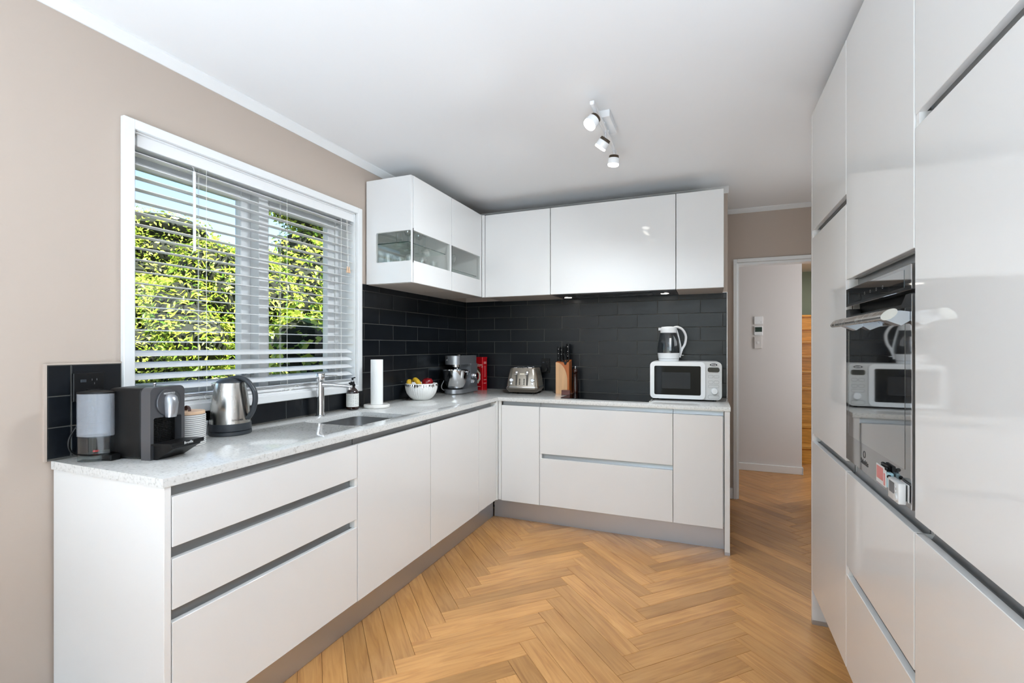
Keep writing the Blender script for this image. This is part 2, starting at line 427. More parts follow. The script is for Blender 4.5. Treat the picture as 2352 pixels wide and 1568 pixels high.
# ---- ceiling, walls
struct('ceiling', B().box(-2.6, 2.1, -4.1, 9.0, ZC, ZC + 0.12), 'ceil', 'flat white painted ceiling', 'ceiling')
OY0, OY1, OZ0, OZ1 = 1.134, 2.377, 1.058, 2.114
wl = B()
for y0, y1, z0, z1 in ((-3.8, OY0, 0, ZC), (OY1, 4.6, 0, ZC), (OY0, OY1, 0, OZ0), (OY0, OY1, OZ1, ZC)): wl.box(-2.20, XW, y0, y1, z0, z1)
wall_left = struct('wall_left', wl, 'wall', 'beige painted window wall with a black tiled splashback', 'wall')
wall_back = struct('wall_back', B().box(XW, 0.140, YW, 4.498, 0, ZC), 'wall', 'beige hob wall behind the black tiles', 'wall')
struct('wall_right', B().box(1.10, 1.22, -3.8, 4.5, 0, ZC), 'hall', 'pale wall behind the tall cupboards', 'wall')
wr = B()
for x0, x1, z0, z1 in ((XW, -1.85, 0, ZC), (0.95, 1.10, 0, ZC), (-1.85, 0.95, 2.25, ZC)): wr.box(x0, x1, -3.72, -3.60, z0, z1)
struct('wall_rear', wr, 'hall', 'pale end wall around the glass doors', 'wall')
wd = B()
DX0, DX1, DZ = 0.236, 1.06, 2.005
for x0, x1, z0, z1 in ((0.140, DX0, 0, ZC), (DX1, 2.1, 0, ZC), (DX0, DX1, DZ, ZC)): wd.box(x0, x1, 4.5, 4.60, z0, z1)
struct('wall_doorway', wd, 'wall', 'beige wall around the hall doorway', 'wall')
struct('wall_hall', B().box(-0.9, 0.889, 5.59, 5.72, 0, ZC), 'hall', 'pale hall wall seen through the doorway', 'wall')
struct('wall_stair', B().box(-0.9, 2.1, 8.62, 8.75, 0, 4.6), 'green', 'sage green wall above the stairs', 'wall')
struct('wall_hall_side', B().box(2.0, 2.12, 4.6, 8.7, 0, 4.6).box(-1.0, -0.9, 4.6, 8.7, 0, 4.6), 'hall', 'side walls of the hall', 'wall')
# ---- cornices, skirting
def cornice(name, prof_axis, pts, a0, a1, label):
    return struct(name, B().prism(pts, prof_axis, a0, a1), 'trim', label, 'cornice', smooth=20)
cz = 2.416
cornice('trim_1', 'y', [(XW, cz), (XW + 0.006, cz), (XW + 0.036, ZC - 0.006), (XW + 0.036, ZC), (XW, ZC)], -3.6, YW, 'white cornice along the top of the window wall')
cornice('trim_2', 'x', [(YW, cz), (YW - 0.006, cz), (YW - 0.045, ZC - 0.006), (YW - 0.045, ZC), (YW, ZC)], XW, 0.147, 'white cornice above the hob wall cupboards')
cornice('trim_3', 'x', [(4.5, 2.424), (4.494, 2.424), (4.46, ZC - 0.004), (4.46, ZC), (4.5, ZC)], 0.14, 1.10, 'white cornice above the hall doorway')
struct('baseboard_hall', B().box(-0.9, 0.897, 5.572, 5.592, 0, 0.075, 0.003).box(0.887, 0.899, 5.572, 5.72, 0, 0.075, 0.003), 'trim', 'white skirting board of the hall wall', 'skirting board')
struct('baseboard_doorway', B().box(0.141, 0.205, 4.482, 4.5, 0, 0.09, 0.003), 'trim', 'white skirting stub beside the hall doorway', 'skirting board')
# ---- hall doorway
d1 = empty('door_1', (0.65, 4.5, 0)); d1['kind'] = 'structure'; d1['label'] = 'white cased doorway leading to the hall'; d1['category'] = 'doorway'
b = B().box(0.207, 0.238, 4.478, 4.5, 0, 2.036, 0.003).box(1.058, 1.089, 4.478, 4.5, 0, 2.036, 0.003).box(0.238, 1.058, 4.478, 4.5, 2.006, 2.036, 0.003)
build('architrave', b, 'trim', d1)
b = B().box(0.236, 0.252, 4.5, 4.61, 0, 2.006).box(1.044, 1.06, 4.5, 4.61, 0, 2.006).box(0.252, 1.044, 4.5, 4.61, 1.985, 2.006)
build('jamb', b, 'trim', d1)
build('latch_plate', B().box(0.2515, 0.2535, 4.54, 4.56, 1.14, 1.20, 0.0005), 'steel', d1)
# ---- unseen glass doors behind the camera, put in to let daylight into the room
w2 = empty('window_2', (-0.45, -3.66, 0)); w2['kind'] = 'structure'; w2['label'] = 'wide white framed glass doors added out of view to let daylight in'; w2['category'] = 'window'
b = B()
for x0, x1, z0, z1 in ((-1.85, -1.78, 0, 2.25), (0.88, 0.95, 0, 2.25), (-1.78, 0.88, 2.18, 2.25), (-1.78, 0.88, 0, 0.05), (-0.5, -0.4, 0.05, 2.18)): b.box(x0, x1, -3.69, -3.63, z0, z1, 0.003)
build('window_frame', b, 'trim', w2)
for x0, x1 in ((-1.78, -0.5), (-0.4, 0.88)): build('pane', B().box(x0, x1, -3.663, -3.657, 0.05, 2.18), 'pane', w2)
# ---- kitchen window
w1 = empty('window_1', (-2.1, 1.755, 1.06)); w1['kind'] = 'structure'; w1['label'] = 'white timber casement window over the sink with two sashes'; w1['category'] = 'window'
b = B()
AO = 0.038
x0, x1 = XW, -1.987
b.box(x0, x1, OY0 - AO, OY0, 1.02, 2.150, 0.002).box(x0, x1, OY1, OY1 + AO, 1.02, 2.150, 0.002).box(x0, x1, OY0, OY1, OZ1, 2.150, 0.002).box(x0, x1 + 0.004, OY0, OY1, 1.02, OZ0, 0.003)
build('architrave', b, 'trim', w1)
b = B().box(-2.20, XW, OY0 - 0.001, OY0 + 0.006, OZ0, OZ1).box(-2.20, XW, OY1 - 0.006, OY1 + 0.001, OZ0, OZ1).box(-2.20, XW, OY0, OY1, OZ1 - 0.006, OZ1).box(-2.24, XW + 0.004, OY0, OY1, OZ0 - 0.004, OZ0 + 0.010)
build('reveal', b, 'trim', w1)
b = B()
fx0, fx1 = -2.20, -2.135
b.box(fx0, fx1, OY0 + 0.005, OY0 + 0.035, OZ0, OZ1).box(fx0, fx1, OY1 - 0.035, OY1 - 0.005, OZ0, OZ1).box(fx0, fx1, OY0, OY1, OZ1 - 0.04, OZ1).box(fx0, fx1, OY0, OY1, OZ0, OZ0 + 0.035)
b.box(-2.20, -2.085, 1.752, 1.808, OZ0, OZ1, 0.002)
build('window_frame', b, 'trim', w1)
for i, (ya, yb) in enumerate(((OY0 + 0.035, 1.752), (1.808, OY1 - 0.035))):
    sx0, sx1, sw = -2.185, -2.142, 0.055
    b = B().box(sx0, sx1, ya, ya + sw, OZ0 + 0.035, OZ1 - 0.04, 0.003).box(sx0, sx1, yb - sw, yb, OZ0 + 0.035, OZ1 - 0.04, 0.003)
    b.box(sx0, sx1, ya + sw, yb - sw, OZ1 - 0.09, OZ1 - 0.04, 0.003).box(sx0, sx1, ya + sw, yb - sw, OZ0 + 0.035, OZ0 + 0.085, 0.003)
    sash = build('sash', b, 'trim', w1)
    build('pane', B().box(-2.166, -2.162, ya + sw - 0.004, yb - sw + 0.004, OZ0 + 0.08, OZ1 - 0.085), 'pane', sash)
    yy = yb - 0.03 if i == 0 else yb - 0.05
    bb = B().tube([(sx1, yy - 0.012, OZ0 + 0.105), (sx1 + 0.018, yy - 0.012, OZ0 + 0.107), (sx1 + 0.02, yy + 0.035, OZ0 + 0.10)], 0.005, 8).ball((sx1 + 0.004, yy - 0.012, OZ0 + 0.105), 0.012, 10, 6)
    build('latch', bb, 'chrome', sash)
# ---- wall tiles
TP = 0.1033                       # course height with its joint
TZ = [1.648 - TP * k for k in range(-1, 8)]
TZB = [z for z in TZ]
tile_cache = {}
def tile_obj(parent, wall, s0, s1, z0, z1):
    if s1 - s0 < 0.006 or z1 - z0 < 0.006: return
    g = 0.0017
    key = (wall, round(s1 - s0, 4), round(z1 - z0, 4))
    if key not in tile_cache:
        w, h = s1 - s0 - 2 * g, z1 - z0 - 2 * g
        b = B()
        if wall == 'L': b.box(-0.0075, 0, 0, w, 0, h, 0.0010, 1)
        else: b.box(0, w, 0, 0.0075, 0, h, 0.0010, 1)
        me = bpy.data.meshes.new('tile'); b.bm.to_mesh(me); b.bm.free(); me.materials.append(M['tile']); tile_cache[key] = me
    o = bpy.data.objects.new('tile', tile_cache[key]); COL.objects.link(o); o.parent = parent
    j = random.uniform(-0.0004, 0.0004)
    o.location = (XT + j, s0 + g, z0 + g) if wall == 'L' else (s0 + g, YT + j, z0 + g)
jA0, jB0, pit = -1.875, -1.722, 0.3049
def courses(parent, wall, s_lo, s_hi, z_lo, z_hi, offA, offB, pitch):
    for k in range(9):
        z1 = 1.648 + TP * (1 - k); z0 = z1 - TP
        a, c = max(z0, z_lo), min(z1, z_hi)
        if c - a < 0.006: continue
        off = offA if (k % 2 == 1) else offB        # k=1 is the first full course
        s = off - math.ceil((off - s_lo) / pitch) * pitch
        while s < s_hi:
            tile_obj(parent, wall, max(s, s_lo), min(s + pitch, s_hi), a, c); s += pitch
courses(wall_back, 'B', XT, 0.134, CT + 0.001, 1.690, jA0, jB0, pit)
courses(wall_left, 'L', OY1 + AO + 0.001, YT, CT + 0.001, 1.690, 2.447, 2.598, 0.3015)
courses(wall_left, 'L', OY0 - AO - 0.001, OY1 + AO, CT + 0.001, 1.019, 0.944 + 0.3, 0.944 + 0.3, 0.2995)
courses(wall_left, 'L', 0.880, OY0 - AO - 0.002, CT + 0.001, 1.234, 0.944, 0.944, 0.3)
build('grout', B().box(XW, XT - 0.0022, OY1 + AO, YT, CT, 1.69).box(XW, XT - 0.0022, OY0 - AO, OY1 + AO, CT, 1.0195).box(XW, XT - 0.0022, 0.879, OY0 - AO, CT, 1.235), 'grout', wall_left)
build('grout', B().box(XT, 0.135, YT + 0.0022, YW, CT, 1.69), 'grout', wall_back)
build('tile_trim', B().box(0.134, 0.1385, YT - 0.001, YW, CT, 1.693).box(0.09, 0.1385, YT - 0.001, YW, 1.690, 1.694), 'whitepl', wall_back)
build('tile_trim', B().box(XW, XT + 0.001, 0.872, 0.8795, CT, 1.241).box(XW, XT + 0.001, 0.8796, OY0 - AO, 1.2355, 1.241), 'wall', wall_left)
# ================================================================== fitted cabinets
class Run:
    """d is measured outward from the plane of the door fronts, s along the run"""
    def __init__(s, kind): s.k = kind
    def box(s, b, s0, s1, d0, d1, z0, z1, bev=0.0):
        if s.k == 'L': return b.box(-1.44 + d0, -1.44 + d1, s0, s1, z0, z1, bev)
        if s.k == 'B': return b.box(s0, s1, 3.265 - d1, 3.265 - d0, z0, z1, bev)
        if s.k == 'R': return b.box(0.455 - d1, 0.455 - d0, s0, s1, z0, z1, bev)
        if s.k == 'LU': return b.box(-1.66 + d0, -1.66 + d1, s0, s1, z0, z1, bev)
        if s.k == 'BU': return b.box(s0, s1, 3.462 - d1, 3.462 - d0, z0, z1, bev)
    def prof(s, b, pts, s0, s1):
        """pts are (d, z)"""
        if s.k == 'L': return b.prism([(-1.44 + d, z) for d, z in pts], 'y', s0, s1)
        if s.k == 'B': return b.prism([(3.265 - d, z) for d, z in pts], 'x', s0, s1)
        if s.k == 'R': return b.prism([(0.455 - d, z) for d, z in pts], 'y', s0, s1)
    def at(s, sv, z=0):
        return {'L': (-1.70, sv, z), 'B': (sv, 3.55, z), 'R': (0.76, sv, z), 'LU': (-1.83, sv, z), 'BU': (sv, 3.65, z)}[s.k]
RL, RB, RR, LU, BU = Run('L'), Run('B'), Run('R'), Run('LU'), Run('BU')
ZB, ZU = 0.160, 0.892
def channel(run, t, s0, s1, z0, z1):
    """grey aluminium finger channel: a back plate that curls out into a ledge below"""
    p = [(-0.032, z1), (-0.030, z1), (-0.030, z0 + 0.004), (-0.026, z0 - 0.004), (-0.018, z0 - 0.007), (-0.0185, z0 - 0.010), (-0.030, z0 - 0.009), (-0.032, z0)]
    return build('handle_channel', run.prof(B(), p, s0, s1), 'alu', t)
def front(run, t, name, s0, s1, z0, z1, th=0.019):
    return build(name, run.box(B(), s0 + 0.0015, s1 - 0.0015, -th, 0, z0, z1, 0.0012), 'white', t)
def body(run, t, s0, s1, z0, z1, depth=0.55, m='carc'):
    return build('body', run.box(B(), s0, s1, -depth, -0.033, z0, z1), m, t)
def cheeks(run, t, s0, s1, z0, z1, side):
    """white side of the carcass that shows where a channel stops"""
    b = B()
    if 'a' in side: run.box(b, s0, s0 + 0.016, -0.034, -0.003, z0, z1)
    if 'b' in side: run.box(b, s1 - 0.016, s1, -0.034, -0.003, z0, z1)
    build('carcass_edge', b, 'carc', t)
# window-wall run
t = thing('drawer_cabinet', 'white gloss base cabinet with three drawers under the coffee machine', 'cabinet', RL.at(1.32))
body(RL, t, 0.918, 1.716, ZB, ZU)
for z0, z1 in ((0.163, 0.494), (0.530, 0.678), (0.713, 0.860)): front(RL, t, 'drawer', 0.918, 1.716, z0, z1)
for z0, z1 in ((0.494, 0.530), (0.678, 0.713)): channel(RL, t, 0.919, 1.700, z0, z1); cheeks(RL, t, 0.918, 1.717, z0, z1, 'b')
channel(RL, t, 0.919, 1.714, 0.860, ZU)
solo('end_panel', B().box(-1.998, -1.440, 0.896, 0.916, 0, ZU, 0.001), 'white', 'white gloss end panel closing the near end of the base cabinets', 'panel')
for s0, s1, lb in ((1.718, 2.326, 'white gloss base cabinet with one wide door under the sink'), (2.328, 2.942, 'white gloss base cabinet with one door beside the sink cabinet')):
    t = thing('base_cabinet', lb, 'cabinet', RL.at((s0 + s1) / 2))
    body(RL, t, s0, s1, ZB, ZU) if s0 > 2 else body(RL, t, s0, s1, ZB, 0.62)
    front(RL, t, 'door', s0, s1, 0.161, 0.860); channel(RL, t, s0 + 0.001, s1 - 0.001, 0.860, ZU)
t = thing('base_cabinet', 'narrow white gloss corner cabinet next to the corner post', 'cabinet', RL.at(3.09))
body(RL, t, 2.944, 3.24, ZB, ZU); front(RL, t, 'door', 2.944, 3.236, 0.165, 0.860); channel(RL, t, 2.945, 3.200, 0.860, ZU); cheeks(RL, t, 2.944, 3.236, 0.858, ZU - 0.006, 'b')
solo('corner_post', B().box(-1.462, -1.4385, 3.238, 3.262, ZB, ZU, 0.001).box(-1.4385, -1.4145, 3.266, 3.286, ZB, ZU, 0.001), 'white', 'white filler post in the inner corner of the base cabinets', 'panel')
# hob-wall run
t = thing('base_cabinet', 'narrow white gloss cabinet left of the wide hob drawers', 'cabinet', RB.at(-1.26))
body(RB, t, -1.41, -1.116, ZB, ZU); front(RB, t, 'door', -1.413, -1.115, 0.156, 0.862); channel(RB, t, -1.412, -1.117, 0.862, ZU)
t = thing('drawer_cabinet', 'white gloss base cabinet with two wide drawers under the hob', 'cabinet', RB.at(-0.66))
body(RB, t, -1.113, -0.206, ZB, ZU)
front(RB, t, 'drawer', -1.115, -0.204, 0.158, 0.494); front(RB, t, 'drawer', -1.115, -0.204, 0.527, 0.861)
channel(RB, t, -1.105, -0.206, 0.494, 0.527); channel(RB, t, -1.112, -0.206, 0.861, ZU); cheeks(RB, t, -1.114, -0.205, 0.494, 0.527, 'a')
t = thing('base_cabinet', 'narrow white gloss cabinet under the microwave', 'cabinet', RB.at(-0.06))
body(RB, t, -0.203, 0.10, ZB, ZU); front(RB, t, 'door', -0.204, 0.094, 0.158, 0.861); channel(RB, t, -0.203, 0.095, 0.861, ZU)
t = thing('end_panel', 'white gloss end panel beside the hall doorway', 'panel', (0.118, 3.55, 0))
build('panel', B().box(0.102, 0.132, 3.258, YW - 0.001, 0.018, ZU, 0.001), 'white', t)
build('foot_strip', B().box(0.1015, 0.1325, 3.2575, YW - 0.001, 0, 0.018), 'plinth', t)
solo('plinth', B().box(-1.534, -1.515, 0.916, 3.345, 0, ZB - 0.001), 'plinth', 'brushed metal plinth under the window cabinets', 'plinth')
solo('plinth', B().box(-1.508, 0.101, 3.352, 3.368, 0, ZB - 0.001), 'plinth', 'brushed metal plinth under the hob drawers', 'plinth')
# ---- worktop with the sink cut-out
def worktop():
    b = B(); bm = b.bm
    SX0, SX1, SY0, SY1, R = -1.884, -1.535, 1.822, 2.242, 0.05
    def P(x, y, z): return bm.verts.new((x, y, z))
    outer = [(-1.999, 0.890), (-1.435, 0.890), (-1.435, 3.256), (0.136, 3.256), (0.136, YT - 0.0005), (-1.999, YT - 0.0005)]
    hole = rrect(SX0, SX1, SY0, SY1, R, 6)
    es = []
    for ring in (outer, hole):
        vs = [P(x, y, CT) for x, y in ring]
        for i in range(len(vs)): es.append(bm.edges.new((vs[i], vs[(i + 1) % len(vs)])))
    bmesh.ops.triangle_fill(bm, use_beauty=True, use_dissolve=False, edges=es)
    r = bmesh.ops.extrude_face_region(bm, geom=list(bm.faces))
    for g in r['geom']:
        if isinstance(g, bmesh.types.BMVert): g.co.z = 0.893
    bmesh.ops.recalc_face_normals(bm, faces=list(bm.faces))
    ed = [e for e in bm.edges if len(e.link_faces) == 2 and e.calc_face_angle(0) > 1.0 and abs(e.verts[0].co.z - CT) < 1e-4 and abs(e.verts[1].co.z - CT) < 1e-4]
    bmesh.ops.bevel(bm, geom=ed, offset=0.0015, segments=2, affect='EDGES', profile=0.5)
    return b
w = tag(build('worktop', worktop(), 'quartz'), 'L-shaped pale speckled quartz worktop', 'worktop')
# sink bowl
t = thing('sink', 'rectangular undermount stainless steel sink', 'sink', (-1.71, 2.03, 0.70))
b = B(); bm = b.bm
rings = []
for z, g, r in ((0.892, 0.016, 0.06), (0.892, 0.0, 0.05), (0.75, -0.002, 0.05), (0.722, -0.012, 0.05), (0.712, -0.04, 0.05)):
    rings.append([bm.verts.new((x, y, z)) for x, y in rrect(-1.884 - g, -1.535 + g, 1.822 - g, 2.242 + g, r, 6)])
for A, C in zip(rings, rings[1:]):
    for i in range(len(A)): bm.faces.new((A[i], C[i], C[(i + 1) % len(A)], A[(i + 1) % len(A)]))
bm.faces.new(rings[-1])
bmesh.ops.recalc_face_normals(bm, faces=list(bm.faces))
build('bowl', b, 'sinksteel', t)
build('drain', B().lathe([(0, 0.7128), (0.03, 0.7128), (0.042, 0.7150), (0.045, 0.7128)], 24, (-1.71, 2.03)), 'chrome', t)
# ---- cooktop
t = thing('cooktop', 'black glass cooktop set in the worktop by the microwave', 'cooktop', (-0.68, 3.58, CT))
build('glass', B().box(-0.978, -0.362, 3.345, 3.800, CT + 0.001, CT + 0.0055, 0.001), 'blackgl', t)
build('side_strip', B().box(-0.983, -0.978, 3.343, 3.802, CT + 0.0005, CT + 0.007, 0.0008), 'steel', t)
build('side_strip', B().box(-0.362, -0.352, 3.343, 3.802, CT + 0.0005, CT + 0.007, 0.0008), 'steel', t)
# ---- tall bank on the right
TB, TT = 0.165, 2.380
XB = 1.095
def tall(s0, s1, lb):
    t = thing('tall_cupboard', lb, 'cupboard', RR.at((s0 + s1) / 2)); return t
t = tall(2.012, 2.598, 'tall white gloss cupboard nearest the hall doorway')
build('body', B().box(0.488, XB, 2.012, 2.598, TB, TT), 'carc', t)
for nm_, z0, z1 in (('door', TB, 0.858), ('door', 0.893, 1.800), ('door', 1.835, TT)): front(RR, t, nm_, 2.012, 2.598, z0, z1)
channel(RR, t, 2.03, 2.58, 0.858, 0.893); cheeks(RR, t, 2.012, 2.598, 0.858, 0.893, 'b')
channel(RR, t, 2.03, 2.58, 1.800, 1.835); cheeks(RR, t, 2.012, 2.598, 1.800, 1.835, 'b')
t = tall(1.412, 2.008, 'tall white gloss oven housing with drawers below')
b = B().box(0.488, XB, 1.412, 2.008, TB, 0.895).box(0.488, XB, 1.412, 2.008, 1.500, TT).box(1.06, XB, 1.412, 2.008, 0.895, 1.500).box(0.475, 1.06, 1.412, 1.416, 0.895, 1.5).box(0.475, 1.06, 2.002, 2.008, 0.895, 1.5)
build('body', b, 'carc', t)
front(RR, t, 'drawer', 1.412, 2.008, TB, 0.497); front(RR, t, 'drawer', 1.412, 2.008, 0.529, 0.857); front(RR, t, 'door', 1.412, 2.008, 1.531, TT)
channel(RR, t, 1.414, 1.990, 0.497, 0.529); cheeks(RR, t, 1.412, 2.008, 0.497, 0.529, 'b')
channel(RR, t, 1.4125, 2.006, 0.857, 0.900); channel(RR, t, 1.414, 1.990, 1.497, 1.531); cheeks(RR, t, 1.412, 2.008, 1.497, 1.531, 'b')
t = tall(0.808, 1.408, 'tall white gloss cupboard in front of the oven housing')
build('body', B().box(0.488, XB, 0.808, 1.400, TB, TT), 'carc', t)
for z0, z1 in ((TB, 0.858), (0.893, 1.812), (1.843, TT)): front(RR, t, 'door', 0.808, 1.408, z0, z1)
channel(RR, t, 0.82, 1.388, 0.858, 0.893); channel(RR, t, 0.82, 1.390, 1.812, 1.843); cheeks(RR, t, 0.808, 1.408, 1.812, 1.843, 'b')
build('carcass_edge', RR.box(B(), 1.401, 1.4095, -0.034, -0.002, TB, 0.858), 'carc', t)
t = thing('end_panel', 'tall white gloss end panel by the hall passage', 'panel', (0.77, 2.615, 0))
build('panel', B().box(0.4555, XB, 2.602, 2.625, 0.020, TT, 0.001), 'white', t)
build('foot_strip', B().box(0.455, XB, 2.6015, 2.6255, 0, 0.020), 'plinth', t)
solo('plinth', B().box(0.53, 0.546, 0.81, 2.60, 0, TB - 0.002), 'plinth', 'metal plinth under the tall cupboards', 'plinth')
# ---- oven
t = thing('oven', 'built-in oven with mirrored dark glass and a metal bar handle', 'oven', (0.76, 1.71, 0.90))
build('chassis', B().box(0.49, 1.05, 1.430, 1.990, 0.906, 1.494), 'black', t)
oy0, oy1 = 1.420, 2.000
cp = build('control_panel', B().box(0.4525, 0.484, oy0, oy1, 1.434, 1.496, 0.001), 'ovenmirror', t)
build('display', B().box(0.4519, 0.4527, 1.466, 1.962, 1.443, 1.487), 'ovenglass', cp)
for k in range(5):
    build('touch_mark', B().lathe([(0.0035, 0), (0.0045, 0)], 14, (0, 0)).xf(Matrix.Translation((0.4517, 1.62 + 0.055 * k, 1.462)) @ Matrix.Rotation(PI / 2, 4, 'Y')), 'greyink', cp)
    if k == 4: break
b = B().prism([(1.420, 0.907), (2.000, 0.907), (2.000, 1.425), (1.965, 1.425), (1.945, 1.402), (1.485, 1.402), (1.455, 1.425), (1.420, 1.425)], 'x', 0.4525, 0.484)
od = build('oven_door', b, 'ovenmirror', t)
build('window_glass', B().box(0.4518, 0.4527, 1.460, 1.960, 0.994, 1.392), 'ovenglass', od)
build('edge_trim', B().box(0.4513, 0.486, 1.416, 1.4195, 0.907, 1.423).box(0.4513, 0.486, 1.416, 1.4195, 1.436, 1.494), 'chrome', od)
build('edge_trim', B().box(0.4512, 0.4522, 1.962, 1.966, 1.000, 1.385).box(0.4512, 0.4522, 1.966, 1.970, 1.445, 1.485), 'chrome', od)
text('lettering', 'Scholtès', 0.022, 'ink', od, (0.4517, 1.79, 0.937), (0, -1, 0), (0, 0, 1))
build('logo_ring', frame(B(), [(1.79 + 0.011 * math.cos(a * PI / 8), 0.962 + 0.011 * math.sin(a * PI / 8)) for a in range(16)], [(1.79 + 0.0095 * math.cos(a * PI / 8), 0.962 + 0.0095 * math.sin(a * PI / 8)) for a in range(16)], 'x', 0.4517, 0.4524), 'ink', od)
# bar handle: slanted oval bar on two tapering brackets
hb = B()
hb.prism([(0.400 + 0.019 * math.cos(a) * 0.82 - 0.0105 * math.sin(a) * 0.57, 1.3735 + 0.019 * math.cos(a) * 0.57 + 0.0105 * math.sin(a) * 0.82) for a in np.linspace(0, 2 * PI, 29)[:-1]], 'y', 1.390, 1.890)
h = build('bar_handle', hb, 'steel', od)
for yy in (1.424, 1.800):
    build('bracket', B().prism([(0.4520, 1.360), (0.4520, 1.381), (0.434, 1.384), (0.408, 1.384), (0.394, 1.378), (0.397, 1.364), (0.434, 1.348)], 'y', yy, yy + 0.042), 'silver', h)
# ---- timers stuck on the oven door
t = thing('kitchen_timer', 'grey magnetic kitchen timer stuck on the oven door', 'timer', (0.44, 1.46, 0.915))
build('back', B().box(0.4488, 0.4512, 1.427, 1.48, 0.920, 0.963, 0.0005), 'greypl', t)
cb = build('case', B().box(0.430, 0.4455, 1.430, 1.502, 0.914, 0.965, 0.002, 2), 'greypl', t)
build('clip', B().box(0.4455, 0.4488, 1.436, 1.475, 0.922, 0.960), 'black', t)
build('display', B().box(0.4293, 0.4302, 1.458, 1.492, 0.932, 0.959), 'gunmetal', cb)
build('button', B().cyl((0.4302, 1.446, 0.953), (0.428, 1.446, 0.953), 0.0035, 12), 'chrome', cb)
build('button', B().cyl((0.4302, 1.446, 0.943), (0.428, 1.446, 0.943), 0.0035, 12), 'chrome', cb)
build('dial', B().cyl((0.4302, 1.444, 0.928), (0.4265, 1.444, 0.928), 0.009, 16), 'greypl', cb)
t = thing('magnet_clip', 'flat pink and pale blue magnetic clip on the oven door', 'magnet', (0.44, 1.575, 0.92))
build('card', B().box(0.4375, 0.440, 1.546, 1.622, 0.924, 0.974, 0.0006), 'greypl', t)
build('print', B().box(0.4369, 0.4377, 1.566, 1.616, 0.936, 0.970).box(0.4369, 0.4377, 1.550, 1.560, 0.928, 0.960), 'pink', t)
build('clip', B().box(0.440, 0.4512, 1.528, 1.552, 0.925, 0.966, 0.002), 'bluepl', t)
build('clamp', B().box(0.443, 0.4512, 1.552, 1.605, 0.958, 0.981, 0.002).ball((0.440, 1.545, 0.974), 0.005, 10, 6).ball((0.440, 1.528, 0.958), 0.005, 10, 6), 'black', t)
# ---- wall cupboards
ZL, ZH = 1.690, 2.340
GZ0, GZ1 = 1.822, 2.006
def display_unit(s0, s1, lb, first):
    t = thing('display_cabinet', lb, 'cabinet', LU.at((s0 + s1) / 2, ZL))
    b = B().box(-1.998, -1.980, s0, s1, ZL, ZH)
    b.box(-1.98, -1.682, s0 + (0.02 if first else 0), s1, ZL, ZL + 0.016).box(-1.98, -1.682, s0, s1, ZH - 0.016, ZH).box(-1.98, -1.682, s1 - 0.016, s1, ZL, ZH)
    if not first: b.box(-1.98, -1.682, s0, s0 + 0.004, ZL, ZH)
    build('body', b, 'carc', t)
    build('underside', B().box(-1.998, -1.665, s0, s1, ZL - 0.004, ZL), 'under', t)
    b = B()
    LU.box(b, s0 + 0.0015, s1 - 0.0015, -0.02, 0, GZ1, ZH, 0.0012); LU.box(b, s0 + 0.0015, s1 - 0.0015, -0.02, 0, ZL - 0.002, GZ0, 0.0012)
    LU.box(b, s1 - (0.028 if first else 0.03), s1 - 0.0015, -0.02, -0.0012, GZ0, GZ1)
    d = build('door', b, 'white', t)
    build('pane', LU.box(B(), s0 + 0.003, s1 - 0.028, -0.006, -0.001, GZ0 - 0.004, GZ1 + 0.004), 'cglass', d)
    return t
t = display_unit(2.486, 2.960, 'white corner display cabinet with a glass band beside the window', True)
b = B()
frame(b, rrect(-1.998, -1.664, ZL - 0.002, ZH, 0.001, 4), rrect(-1.925, -1.666, GZ0 - 0.002, GZ1, 0.010, 4), 'y', 2.466, 2.484)
build('side_panel', b, 'white', t)
build('side_pane', B().box(-1.932, -1.664, 2.474, 2.478, GZ0 - 0.006, GZ1 + 0.005), 'cglass', t)
build('corner_seal', B().box(-1.668, -1.6605, 2.4842, 2.4873, GZ0 - 0.012, GZ1 + 0.014), 'black', t)
sh = build('glass_shelf', B().box(-1.97, -1.70, 2.490, 2.940, 1.938, 1.944), 'shelfglass', t)
build('shelf_edge', B().box(-1.7005, -1.6995, 2.490, 2.940, 1.938, 1.944).box(-1.97, -1.70, 2.4895, 2.4902, 1.938, 1.944), 'shelfedge', sh)
t = display_unit(2.962, 3.444, 'white display cabinet with a glass band next to the corner cupboard', False)
build('door_edge', LU.box(B(), 2.9625, 2.966, -0.019, -0.0005, GZ0, GZ1), 'shelfedge', t)
sh = build('glass_shelf', B().box(-1.97, -1.70, 2.97, 3.425, 1.850, 1.856), 'shelfglass', t)
build('shelf_edge', B().box(-1.7005, -1.6995, 2.97, 3.425, 1.850, 1.856), 'shelfedge', sh)
def upper(s0, s1, lb, nme='wall_cupboard'):
    t = thing(nme, lb, 'cupboard', BU.at((s0 + s1) / 2, ZL))
    build('body', B().box(s0, s1, 3.482, YW - 0.001, ZL, ZH), 'carc', t)
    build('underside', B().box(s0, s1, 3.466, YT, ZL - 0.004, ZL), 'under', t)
    front(BU, t, 'door', s0, s1, ZL - 0.002, ZH); return t
solo('corner_post', B().box(-1.660, -1.640, 3.447, 3.482, ZL - 0.004, ZH, 0.001), 'white', 'white filler strip in the corner of the wall cupboards', 'panel')
upper(-1.638, -1.097, 'white gloss wall cupboard left of the range hood')
t = upper(-0.196, 0.104, 'narrow white gloss wall cupboard above the microwave')
t = thing('range_hood', 'white fronted range hood with two lit lamps above the cooktop', 'range hood', (-0.645, 3.65, ZL))
build('body', B().box(-1.094, -0.199, 3.482, YW - 0.001, ZL + 0.010, ZH), 'carc', t)
front(BU, t, 'door', -1.095, -0.198, ZL - 0.002, ZH)
build('frame_plate', B().box(-1.090, -0.200, 3.49, 3.80, ZL - 0.004, ZL + 0.008, 0.001), 'gunmetal', t)
